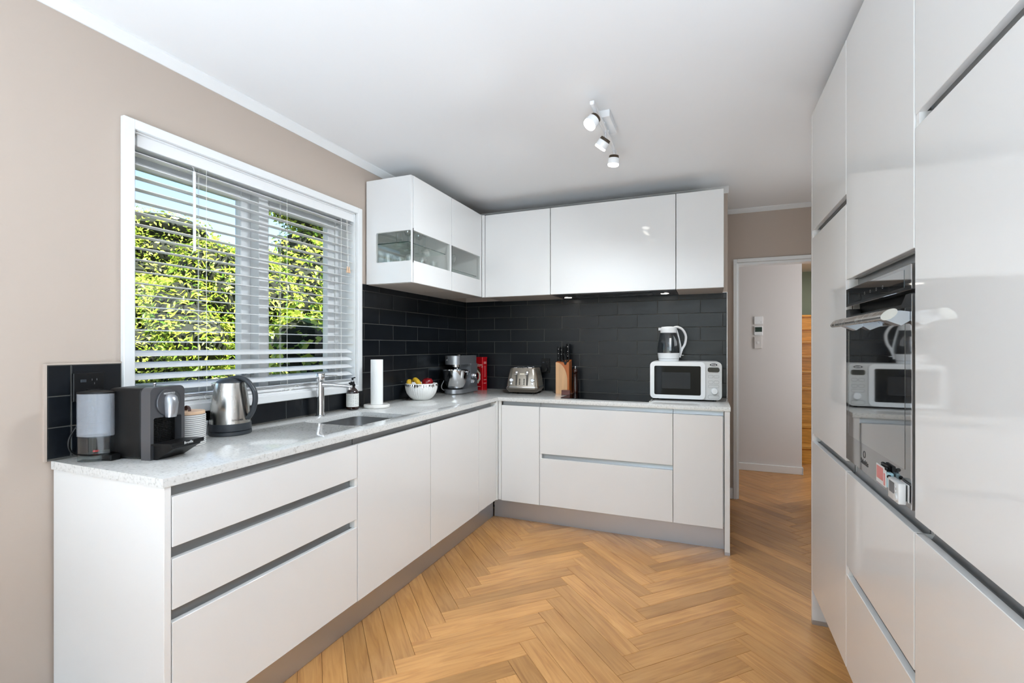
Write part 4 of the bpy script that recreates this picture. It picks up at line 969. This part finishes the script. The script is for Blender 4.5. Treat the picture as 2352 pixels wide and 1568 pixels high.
# ---- red tin
t = thing('red_tin', 'tall red storage tin with white lettering behind the stand mixer', 'tin', (-1.790, 3.725, CT), math.radians(-15))
build('tin_body', B().prism(rrect(-0.105, 0, 0, 0.066, 0.006, 4), 'z', 0, 0.270), 'red', t, local=True)
build('tin_lid', B().prism(rrect(-0.1065, 0.0015, -0.0015, 0.0675, 0.006, 4), 'z', 0.270, 0.284), 'red', t, local=True)
text('lettering', "TOBY'S", 0.033, 'cream', t, (-0.049, -0.0004, 0.212), (1, -0.0, -0.12), (0.12, 0, 1), local=True)
ov = lambda rx, rz, cz_: [(-0.052 + rx * math.cos(a), cz_ + rz * math.sin(a)) for a in np.linspace(0, 2 * PI, 33)[:-1]]
pc = build('picture_oval', B().prism(ov(0.036, 0.066, 0.125), 'y', -0.0006, 0.0004), 'brown', t, local=True)
build('picture_print', B().prism([(-0.052 + (0.028 + 0.006 * (k % 2)) * math.cos(a), 0.115 + (0.044 + 0.009 * (k % 3)) * math.sin(a)) for k, a in enumerate(np.linspace(0, 2 * PI, 19)[:-1])], 'y', -0.0011, -0.0005), 'cream', pc, local=True)
build('picture_print', B().prism([(-0.058 + (0.017 + 0.004 * (k % 2)) * math.cos(a), 0.118 + 0.036 * math.sin(a)) for k, a in enumerate(np.linspace(0, 2 * PI, 13)[:-1])], 'y', -0.0016, -0.0010), 'red', pc, local=True)
b = B()
for k, (za, zb) in enumerate(((0.225, 0.245), (0.085, 0.092), (0.055, 0.062))): b.box(-0.0002, 0.0005, 0.018, 0.052, za, zb)
for k in range(9): b.box(-0.0002, 0.0005, 0.022, 0.046, 0.115 + 0.011 * k, 0.118 + 0.011 * k)
build('side_print', b, 'pink', t, local=True)
build('side_print', B().box(-0.085, -0.02, -0.0005, 0.0002, 0.028, 0.031), 'cream', t, local=True)
# ---- toaster
t = thing('toaster', 'four slot taupe metal toaster with white dials', 'toaster', (-1.491, 3.520, CT), math.radians(6))
TWd, TDp = 0.268, 0.255
def loft(b, secs, n=5):
    rings = []
    for z, x0, x1, y0, y1, r in secs: rings.append([b.bm.verts.new((x, y, z)) for x, y in rrect(x0, x1, y0, y1, r, n)])
    for A, C in zip(rings, rings[1:]):
        for i in range(len(A)): b.bm.faces.new((A[i], A[(i + 1) % len(A)], C[(i + 1) % len(A)], C[i]))
    b.bm.faces.new(rings[0]); b.bm.faces.new(rings[-1]); bmesh.ops.recalc_face_normals(b.bm, faces=list(b.bm.faces))
    return b
build('base', loft(B(), [(0.012, 0.020, TWd - 0.020, 0.022, TDp - 0.02, 0.03), (0.040, 0.000, TWd, 0.000, TDp, 0.035), (0.052, 0.002, TWd - 0.002, 0.002, TDp - 0.002, 0.035)]), 'titan2', t, local=True)
build('chrome_band', loft(B(), [(0.052, 0.001, TWd - 0.001, 0.001, TDp - 0.001, 0.035), (0.057, 0.002, TWd - 0.002, 0.002, TDp - 0.002, 0.035)]), 'chrome', t, local=True)
bd = build('body', loft(B(), [(0.057, 0.004, TWd - 0.004, 0.004, TDp - 0.004, 0.036), (0.12, 0.012, TWd - 0.012, 0.0159, TDp - 0.0159, 0.036), (0.195, 0.026, TWd - 0.026, 0.030, TDp - 0.03, 0.034), (0.204, 0.032, TWd - 0.032, 0.038, TDp - 0.038, 0.03)]), 'titan', t, local=True)
for k in range(4): build('slot', B().box(0.062 + 0.040 * k, 0.084 + 0.040 * k, 0.055, TDp - 0.055, 0.2035, 0.206), 'black', t, local=True); build('slot_rim', frame(B(), [(0.058 + 0.040 * k, 0.05), (0.088 + 0.040 * k, 0.05), (0.088 + 0.040 * k, TDp - 0.05), (0.058 + 0.040 * k, TDp - 0.05)], [(0.062 + 0.040 * k, 0.055), (0.084 + 0.040 * k, 0.055), (0.084 + 0.040 * k, TDp - 0.055), (0.062 + 0.040 * k, TDp - 0.055)], 'z', 0.203, 0.2085), 'chrome', t, local=True)
SL = math.atan2(0.026, 0.138)      # lean of the front face
FM = Matrix.Translation((0, 0.0035, 0.057)) @ Matrix.Rotation(-SL, 4, 'X')
def onf(b): return b.xf(FM)
for xx in (0.090, 0.178):
    sl = build('lever_slot', onf(B().prism([(xx - 0.006, 0.010), (xx + 0.006, 0.010), (xx + 0.016, 0.122), (xx + 0.010, 0.130), (xx - 0.010, 0.130), (xx - 0.014, 0.122)], 'y', -0.0015, 0.004)), 'titan2', t, local=True)
    build('lever_track', onf(B().box(xx - 0.003, xx + 0.003, -0.0022, 0.0, 0.012, 0.115)), 'black', sl, local=True)
    build('lever', onf(B().box(xx - 0.008, xx + 0.008, -0.016, -0.002, 0.104, 0.122, 0.003).box(xx - 0.020, xx + 0.004, -0.014, -0.004, 0.096, 0.100, 0.001)), 'chrome', sl, local=True)
for xx in (0.050, 0.222):
    dl = build('browning_dial', onf(B().lathe([(0, 0.010), (0.012, 0.010), (0.016, 0.006), (0.0165, 0.0)], 24).xf(Matrix.Translation((xx, 0.0, 0.052)) @ Matrix.Rotation(PI / 2, 4, 'X'))), 'chrome', t, local=True)
    build('dial_face', onf(B().lathe([(0, 0.0112), (0.0125, 0.0108), (0.0125, 0.009)], 24).xf(Matrix.Translation((xx, 0.0, 0.052)) @ Matrix.Rotation(PI / 2, 4, 'X'))), 'dial', dl, local=True)
    build('small_knob', onf(B().lathe([(0, 0.006), (0.008, 0.005), (0.009, 0.0)], 18).xf(Matrix.Translation((xx - 0.002, 0.0, 0.025)) @ Matrix.Rotation(PI / 2, 4, 'X'))), 'chrome', t, local=True)
for xx in (0.117, 0.153):
    for k in range(4): build('button', onf(B().lathe([(0, 0.004), (0.004, 0.0035), (0.005, 0.0)], 12).xf(Matrix.Translation((xx, 0, 0.022 + 0.0125 * k)) @ Matrix.Rotation(PI / 2, 4, 'X'))), 'black', t, local=True)
bg = build('badge', onf(B().prism(rrect(0.116, 0.154, 0.096, 0.107, 0.003, 3), 'y', -0.0015, 0.003)), 'cream', t, local=True)
me_ = text('lettering', "De'Longhi", 0.0068, 'brown', bg, (0.135, -0.0018, 0.1015), (1, 0, 0), (0, 0, 1), local=True); me_.data.transform(FM)
for xx, yy in ((0.05, 0.05), (TWd - 0.05, 0.05), (0.05, TDp - 0.05), (TWd - 0.05, TDp - 0.05)): build('foot', B().lathe([(0, 0), (0.008, 0), (0.008, 0.013), (0, 0.013)], 12, (xx, yy)), 'black', t, local=True)
# ---- knife block, knives, scissors
t = thing('knife_block', 'beech knife block with a curved side panel beside the pepper mill', 'knife block', (-1.065, 3.735, CT), math.radians(4))
kbm = Matrix.Identity(4)
build('block', B().prism([(-0.043, 0.0), (0.048, 0.0), (0.048, 0.225), (-0.043, 0.262)], 'y', -0.048, 0.062) if False else B().prism([(-0.048, 0.0), (0.062, 0.0), (0.062, 0.268), (-0.048, 0.250)], 'x', -0.055, 0.050), 'cherry', t, local=True)
arc = [(-0.057, 0.0), (0.036, 0.0)] + [(-0.057 + 0.093 * math.cos(a), 0.105 + 0.145 * math.sin(a)) for a in np.linspace(0.0, PI / 2, 14)]
build('curved_panel', B().prism(arc, 'y', -0.0545, -0.048), 'maple', t, local=True)
def knife(x, y, z, h, lb, w_=0.011, lean=0.0):
    p = Vector((-1.065, 3.735, CT))
    k = thing('knife', lb, 'knife', (p.x + x, p.y + y, CT + z))
    sgm = [(0, 0, 0), (0.0, 0, h * 0.35), (lean * 0.6, 0, h * 0.7), (lean, 0, h)]
    build('handle', B().tube(smooth_path(sgm, 4), [(w_ * 0.75, w_ * 0.8)] * 4 + [(w_ * 0.68, w_ * 0.75)] * 4 + [(w_ * 0.8, w_ * 0.9)] * 4 + [(w_ * 0.7, w_ * 0.75)], 12), 'black', k, local=True)
    build('blade', B().box(-0.001, 0.001, -0.009, 0.009, -0.11, 0.002), 'steel', k, local=True)
    for q in (0.22, 0.52, 0.82): build('rivet', B().cyl((0, -w_ * 0.95, h * q), (0, -w_ * 0.6, h * q), 0.0028, 8), 'chrome', k, local=True)
knife(-0.040, -0.012, 0.258, 0.118, 'black handled knife at the left end of the knife block', 0.0145)
knife(-0.014, -0.020, 0.256, 0.112, 'black handled knife beside the scissors in the knife block', 0.0135)
knife(-0.010, 0.030, 0.264, 0.116, 'black handled knife in the back row of the knife block', 0.013)
knife(0.024, 0.034, 0.270, 0.126, 'large black handled knife behind the scissors', 0.017)
k = thing('scissors', 'black handled kitchen scissors in the knife block', 'scissors', (-1.042, 3.690, CT + 0.235))
for sg in (-1, 1): build('handle_loop', B().tube([(sg * (0.017 + 0.013 * math.cos(a)), -0.002 * sg, 0.052 + 0.030 * math.sin(a)) for a in np.linspace(0, 2 * PI, 21)[:-1]], 0.0042, 8, closed=True), 'black', k, local=True)
build('pivot', B().prism([(-0.016, 0.022), (0.016, 0.022), (0.006, -0.005), (-0.006, -0.005)], 'y', -0.005, 0.005), 'black', k, local=True)
build('blade', B().box(-0.006, 0.006, -0.001, 0.001, -0.09, 0.0), 'steel', k, local=True)
# ---- pepper mill
t = thing('pepper_mill', 'dark turned wood pepper mill beside the knife block', 'pepper mill', (-0.972, 3.730, CT))
build('body', B().lathe([(0, 0), (0.022, 0), (0.0235, 0.004), (0.0235, 0.02), (0.0215, 0.07), (0.0185, 0.12), (0.0165, 0.145), (0.0185, 0.152), (0.0185, 0.156), (0.012, 0.158), (0, 0.158)], 32), 'darkwood', t, local=True)
build('head', B().lathe([(0, 0.159), (0.012, 0.159), (0.019, 0.168), (0.0215, 0.180), (0.019, 0.192), (0.012, 0.199), (0, 0.200)], 32), 'darkwood', t, local=True)
build('finial', B().lathe([(0, 0.200), (0.004, 0.200), (0.0035, 0.208), (0.006, 0.212), (0.005, 0.218), (0, 0.220)], 16), 'chrome', t, local=True)
solo('wood_block', B().box(-0.0335, 0.0335, -0.022, 0.022, 0, 0.036, 0.0015).xf(Matrix.Translation((-1.016, 3.618, CT)) @ Matrix.Rotation(math.radians(6), 4, 'Z')), 'redwood', 'small reddish brown wooden block in front of the knife block', 'block')
# ---- microwave
t = thing('microwave', 'white microwave oven with a black glass door', 'microwave', (-0.140, 3.530, CT + 0.001), math.radians(2))
mw, mh, md = 0.468, 0.270, 0.272
z0 = 0.010
build('case', B().prism(rrect(-mw / 2, mw / 2, z0, z0 + mh - 0.01, 0.030, 6), 'y', 0.012, md), 'whitepl', t, local=True)
build('front_panel', B().prism(rrect(-mw / 2, mw / 2, z0, z0 + mh - 0.01, 0.030, 6), 'y', 0.002, 0.012), 'greypl', t, local=True)
dx0, dx1 = -mw / 2 + 0.001, mw / 2 - 0.105
dr = build('door', frame(B(), rrect(dx0, dx1, z0 + 0.001, z0 + mh - 0.012, 0.028, 6), rrect(dx0 + 0.028, dx1 - 0.028, z0 + 0.028, z0 + mh - 0.040, 0.010, 6), 'y', -0.008, 0.004), 'whitepl', t, local=True)
build('door_glass', B().prism(rrect(dx0 + 0.0275, dx1 - 0.0275, z0 + 0.0275, z0 + mh - 0.0395, 0.010, 6), 'y', -0.004, 0.003), 'mwglass', dr, local=True)
build('window_mesh', B().prism(rrect(dx0 + 0.078, dx1 - 0.095, z0 + 0.072, z0 + mh - 0.085, 0.004, 3), 'y', -0.0046, -0.003), 'meshgrey', dr, local=True)
cx_ = mw / 2 - 0.052
lg = build('logo_oval', B().prism([(cx_ + 0.024 * math.cos(a), z0 + mh - 0.030 + 0.0085 * math.sin(a)) for a in np.linspace(0, 2 * PI, 25)[:-1]], 'y', -0.0002, 0.003), 'ink', t, local=True)
build('logo_mark', B().box(cx_ - 0.014, cx_ - 0.006, -0.0006, 0.001, z0 + mh - 0.034, z0 + mh - 0.026).box(cx_ - 0.003, cx_ + 0.003, -0.0006, 0.001, z0 + mh - 0.034, z0 + mh - 0.027).box(cx_ + 0.005, cx_ + 0.015, -0.0006, 0.001, z0 + mh - 0.034, z0 + mh - 0.028), 'whiteink', lg, local=True)
build('display', B().prism(rrect(cx_ - 0.037, cx_ + 0.037, z0 + mh - 0.080, z0 + mh - 0.048, 0.012, 5), 'y', -0.001, 0.003), 'blackgl', t, local=True)
for (bx, bz, bw_) in ((-0.018, 0.150, 0.016), (0.018, 0.150, 0.016), (-0.018, 0.112, 0.016), (0.018, 0.112, 0.016), (0, 0.083, 0.034)):
    build('button', frame(B(), rrect(cx_ + bx - bw_, cx_ + bx + bw_, z0 + bz, z0 + bz + 0.020, 0.008, 4), rrect(cx_ + bx - bw_ + 0.0012, cx_ + bx + bw_ - 0.0012, z0 + bz + 0.0012, z0 + bz + 0.0188, 0.007, 4), 'y', 0.0005, 0.003), 'greyink', t, local=True)
build('button', frame(B(), rrect(cx_ - 0.036, cx_ + 0.036, z0 + 0.008, z0 + 0.034, 0.011, 4), rrect(cx_ - 0.0346, cx_ + 0.0346, z0 + 0.0094, z0 + 0.0326, 0.010, 4), 'y', 0.0005, 0.003), 'greyink', t, local=True)
kb_ = build('dial', B().lathe([(0, 0.018), (0.018, 0.017), (0.022, 0.010), (0.0235, 0.0)], 28).xf(Matrix.Translation((cx_ + 0.006, 0.003, z0 + 0.060)) @ Matrix.Rotation(PI / 2, 4, 'X')), 'whitepl', t, local=True)
for fx in (-0.19, 0.19):
    for fy in (0.03, 0.23): build('foot', B().lathe([(0, 0), (0.012, 0), (0.012, 0.012), (0, 0.012)], 12, (fx, fy)), 'black', t, local=True)
# ---- glass kettle on the microwave
MT = CT + 0.001 + z0 + mh - 0.01
t = thing('glass_kettle', 'white electric kettle with a glass body on top of the microwave', 'kettle', (-0.258, 3.660, MT), math.radians(14))
build('power_base', B().lathe([(0, 0.0), (0.068, 0.0), (0.070, 0.006), (0.071, 0.016), (0, 0.016)], 40), 'whitepl', t, local=True)
build('lower_collar', B().lathe([(0, 0.018), (0.072, 0.018), (0.0765, 0.052), (0.0770, 0.058), (0, 0.058)], 48), 'whitepl', t, local=True)
build('glass_body', B().lathe([(0.0765, 0.058), (0.0765, 0.095), (0.073, 0.130), (0.066, 0.170), (0.057, 0.205), (0.0555, 0.205), (0.0645, 0.170), (0.0715, 0.130), (0.075, 0.095), (0.075, 0.060)], 48), 'kglass', t, local=True)
build('element_plate', B().lathe([(0, 0.064), (0.060, 0.064), (0.070, 0.0585), (0, 0.0585)], 40), 'chrome', t, local=True)
build('water_gauge', B().box(-0.008, 0.006, -0.074, -0.071, 0.075, 0.165, 0.001), 'whitepl', t, local=True)
tp = B().lathe([(0.0575, 0.204), (0.0585, 0.212), (0.0570, 0.238), (0.050, 0.247), (0.02, 0.250), (0, 0.250), (0, 0.206)], 48)
tp.prism([(-0.050, -0.020), (-0.072, 0.0), (-0.050, 0.020)], 'z', 0.222, 0.241)
build('lid', tp, 'whitepl', t, local=True)
hp = smooth_path([(0.030, 0, 0.240), (0.062, 0, 0.246), (0.098, 0, 0.226), (0.120, 0, 0.180), (0.114, 0, 0.125), (0.094, 0, 0.085), (0.080, 0, 0.045), (0.076, 0, 0.026)], 7)
build('handle', B().tube(hp, [(0.014, 0.0085)] * len(hp), 14), 'whitepl', t, local=True)
build('handle_spine', B().tube(smooth_path([(0.050, 0, 0.238), (0.062, 0, 0.200), (0.076, 0, 0.140), (0.084, 0, 0.090), (0.082, 0, 0.05)], 6), [(0.013, 0.006)] * 25, 12), 'whitepl', t, local=True)
build('switch', B().box(0.088, 0.104, -0.008, 0.008, 0.040, 0.043, 0.001), 'whitepl', t, local=True)
# ================================================================== hall
def plate(name, x0, x1, z0, z1, m, lb, cat):
    t = thing(name, lb, cat, ((x0 + x1) / 2, 5.59, z0)); build('plate', B().box(x0, x1, 5.578, 5.59, z0, z1, 0.002), m, t); return t
t = plate('thermostat', 0.456, 0.537, 1.528, 1.606, 'whitepl', 'square white heating control topmost on the hall wall', 'thermostat')
build('indicator', B().box(0.515, 0.523, 5.577, 5.579, 1.54, 1.555), 'greypl', t)
t = plate('thermostat', 0.457, 0.536, 1.413, 1.505, 'whitepl', 'white thermostat with a dark green screen on the hall wall', 'thermostat')
build('display', B().box(0.464, 0.529, 5.5765, 5.579, 1.447, 1.496), 'lcd', t)
t = plate('light_switch', 0.457, 0.528, 1.274, 1.395, 'hall', 'plain pale light switch lowest on the hall wall', 'light switch')
build('rocker', B().box(0.482, 0.502, 5.575, 5.579, 1.322, 1.346, 0.001), 'whitepl', t)
t = thing('staircase', 'golden oak staircase rising beyond the hall', 'staircase', (1.45, 6.15, 0))
y_ = 6.12
for k in range(9):
    z = 0.195 * (k + 1)
    build('riser', B().box(0.80, 1.998, y_ + 0.25 * k, y_ + 0.25 * k + 0.02, z - 0.195, z - 0.03), 'stairwood', t)
    build('tread', B().box(0.80, 1.998, y_ + 0.25 * k - 0.022, y_ + 0.25 * k + 0.27, z - 0.03, z, 0.004), 'stairwood', t)
light('hall_fill_light', 'AREA', (1.93, 4.95, 1.45), Vector((-0.85, 0.45, 0.0)).to_track_quat('-Z', 'Y').to_euler(), 19, (0.95, 0.97, 1.0), shape='RECTANGLE', size=0.5, size_y=1.6)  # added lamp out of view, brightens the hall wall
light('passage_fill_light', 'AREA', (1.085, 3.55, 1.75), Vector((-1, 0.1, 0.25)).to_track_quat('-Z', 'Y').to_euler(), 5, (0.9, 0.96, 1.0), shape='RECTANGLE', size=0.9, size_y=0.6)  # added lamp by the unseen right wall, lifts the dim passage
light('stair_fill_light', 'AREA', (1.5, 7.3, 2.40), (0, 0, 0), 10, (1.0, 0.95, 0.85), shape='RECTANGLE', size=0.8, size_y=0.8)  # added overhead lamp without a fixture, lights the stairs
# ================================================================== garden
o = struct('ground', B().box(-40, -2.6, -20, 40, -0.5, -0.4), 'soil', 'garden ground outside the window', 'ground')
rg = np.random.default_rng(5)
def leaves(name, blobs, n, size, m, parent, asp=0.45, fold=0.25, up=0.5, jit=0.16):
    """n folded leaves set over the surface of the blobs (centre, radii)"""
    vol = np.array([r[0] * r[1] + r[1] * r[2] + r[0] * r[2] for c, r in blobs]); idx = rg.choice(len(blobs), n, p=vol / vol.sum())
    C = np.array([c for c, r in blobs])[idx]; R = np.array([r for c, r in blobs])[idx]
    d = rg.normal(size=(n, 3)); d /= np.linalg.norm(d, axis=1, keepdims=True)
    p = C + d * R * (1 - jit * np.abs(rg.normal(size=(n, 1))))
    nr = d / R; nr /= np.linalg.norm(nr, axis=1, keepdims=True)
    nr = nr * 0.7 + np.array([0, 0, up]) + rg.normal(size=(n, 3)) * 0.45; nr /= np.linalg.norm(nr, axis=1, keepdims=True)
    a = rg.normal(size=(n, 3)); a -= nr * (a * nr).sum(1, keepdims=True); a /= np.linalg.norm(a, axis=1, keepdims=True)
    b_ = np.cross(nr, a); s = size * (0.6 + 0.8 * rg.random((n, 1)))
    v = np.stack([p, p + a * s * 0.45 + b_ * s * asp * 0.5 + nr * s * fold * 0.3, p + a * s, p + a * s * 0.45 - b_ * s * asp * 0.5 + nr * s * fold * 0.3], 1).reshape(-1, 3)
    if parent is not None:
        iv = np.array(WM[parent].inverted()); v = v @ iv[:3, :3].T + iv[:3, 3]
    f = np.arange(n * 4).reshape(n, 4)
    tri = np.concatenate([f[:, [0, 1, 2]], f[:, [0, 2, 3]]]).reshape(-1)
    me = bpy.data.meshes.new(name); me.vertices.add(n * 4); me.vertices.foreach_set('co', v.reshape(-1).astype(np.float32))
    nt = n * 2; me.loops.add(nt * 3); me.loops.foreach_set('vertex_index', tri.astype(np.int32)); me.polygons.add(nt); me.polygons.foreach_set('loop_start', (np.arange(nt) * 3).astype(np.int32))
    me.update(calc_edges=True); me.materials.append(M[m])
    o = bpy.data.objects.new(name, me); COL.objects.link(o); o['kind'] = 'stuff'
    if parent is not None: o.parent = parent
    return o
def plant(name, lb, cat, base, blobs, n, size, m, trunk, asp=0.45, core=0.80, grp=None, jit=0.16):
    t = thing(name, lb, cat, base, 0, grp)
    leaves('foliage', blobs, n, size, m, t, asp=asp, jit=jit)
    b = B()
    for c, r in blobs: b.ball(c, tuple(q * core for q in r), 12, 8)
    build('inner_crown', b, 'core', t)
    b = B().tube(smooth_path(trunk[0], 4), trunk[1], 8)
    for c, r in blobs[:6]: b.tube([Vector(trunk[0][-1]), Vector(c)], [trunk[1] * 0.6, trunk[1] * 0.3], 6)
    build('trunk', b, 'bark', t)
    return t
R_ = random.Random(11)
# wide layered tree far back, crown in cushions
bl = []
for k in range(80):
    yy = R_.uniform(5.2, 8.2) if k < 30 else R_.uniform(6.0, 16.0); zz = R_.uniform(-0.2, 5.0)
    zz = min(zz, 4.75 - 0.10 * abs(yy - 8.5) - 0.5 - R_.uniform(0, 0.5))
    bl.append(((-11.8 + R_.uniform(-0.8, 0.8) - 0.25 * zz, yy, zz), (R_.uniform(0.9, 1.3), R_.uniform(0.9, 1.5), R_.uniform(0.35, 0.6))))
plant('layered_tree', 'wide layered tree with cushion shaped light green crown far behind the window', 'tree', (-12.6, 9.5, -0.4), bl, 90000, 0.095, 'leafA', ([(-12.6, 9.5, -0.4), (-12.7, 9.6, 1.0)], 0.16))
# clipped shrub with fine leaves on the left
bl = [((-7.9 + R_.uniform(-0.3, 0.3), R_.uniform(3.6, 5.6), R_.uniform(0.0, 1.9)), (R_.uniform(0.5, 0.7), R_.uniform(0.5, 0.8), R_.uniform(0.4, 0.6))) for k in range(18)]
plant('fine_leaved_shrub', 'fine leaved yellow green shrub outside the nearer sash', 'shrub', (-8.0, 4.6, -0.4), bl, 42000, 0.06, 'leafA', ([(-8.0, 4.6, -0.4), (-8.0, 4.6, 0.6)], 0.06))
# willowy bush
bl = [((-5.7 + R_.uniform(-0.3, 0.3), R_.uniform(3.75, 4.9), R_.uniform(0.2, 2.3)), (R_.uniform(0.35, 0.5), R_.uniform(0.35, 0.5), R_.uniform(0.35, 0.5))) for k in range(13)]
plant('narrow_leaved_bush', 'tall bush with narrow bright leaves in the middle of the garden', 'bush', (-5.8, 4.3, -0.4), bl, 16000, 0.085, 'leafB', ([(-5.8, 4.3, -0.4), (-5.8, 4.3, 1.0)], 0.06), asp=0.28)
# broad leaved shrub close to the house
bl = [((-3.55 + R_.uniform(-0.15, 0.15), R_.uniform(3.1, 4.6), R_.uniform(0.2, 1.45)), (R_.uniform(0.28, 0.38), R_.uniform(0.28, 0.42), R_.uniform(0.26, 0.38))) for k in range(13)]
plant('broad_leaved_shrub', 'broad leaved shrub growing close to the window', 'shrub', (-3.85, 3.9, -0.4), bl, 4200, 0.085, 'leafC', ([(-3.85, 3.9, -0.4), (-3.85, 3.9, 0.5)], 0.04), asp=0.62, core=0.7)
bl = [((-7.5 + R_.uniform(-0.35, 0.35), R_.uniform(7.0, 10.2), R_.uniform(0.2, 4.3)), (R_.uniform(0.55, 0.8), R_.uniform(0.55, 0.8), R_.uniform(0.45, 0.7))) for k in range(34)] + [((-7.6, 7.0 + 0.3 * k, 2.2 + 0.35 * (k % 6)), (0.7, 0.7, 0.6)) for k in range(6)]
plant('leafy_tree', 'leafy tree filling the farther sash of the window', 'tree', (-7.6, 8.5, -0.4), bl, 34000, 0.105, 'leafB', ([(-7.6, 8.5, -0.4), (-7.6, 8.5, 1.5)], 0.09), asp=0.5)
# fern
t = thing('fern', 'yellow green tree fern below the window mullion', 'fern', (-4.75, 3.12, -0.4))
build('trunk', B().tube([(-4.75, 3.12, -0.4), (-4.75, 3.12, 0.55)], [0.09, 0.07], 10), 'bark', t)
for k in range(11):
    an = 2 * PI * k / 11 + 0.2; b = B(); Ln = 0.66
    pts = [Vector((-4.75, 3.12, 0.55)) + Vector((math.cos(an), math.sin(an), 0)) * Ln * u + Vector((0, 0, 0.62 * u - 0.75 * u * u)) for u in np.linspace(0, 1, 16)]
    b.tube(pts, [0.008 * (1 - 0.9 * i / 15) + 0.001 for i in range(16)], 5)
    for i in range(2, 16):
        p = pts[i]; tg = (pts[min(i + 1, 15)] - pts[i - 1]).normalized(); sd = tg.cross(Vector((0, 0, 1))).normalized(); ll = 0.17 * math.sin(PI * (i / 15) ** 0.7 * 0.94) + 0.015
        for sg in (-1, 1):
            for off in (0, 0.5):
                q = p + tg * 0.022 * off * 2
                e = q + sd * sg * ll + tg * ll * 0.35 - Vector((0, 0, ll * 0.18))
                w_ = tg * 0.011
                vs = [b.bm.verts.new(x) for x in (q - w_, q + w_, e)]; b.bm.faces.new(vs)
    build('frond', b, 'leafA', t, smooth=0)
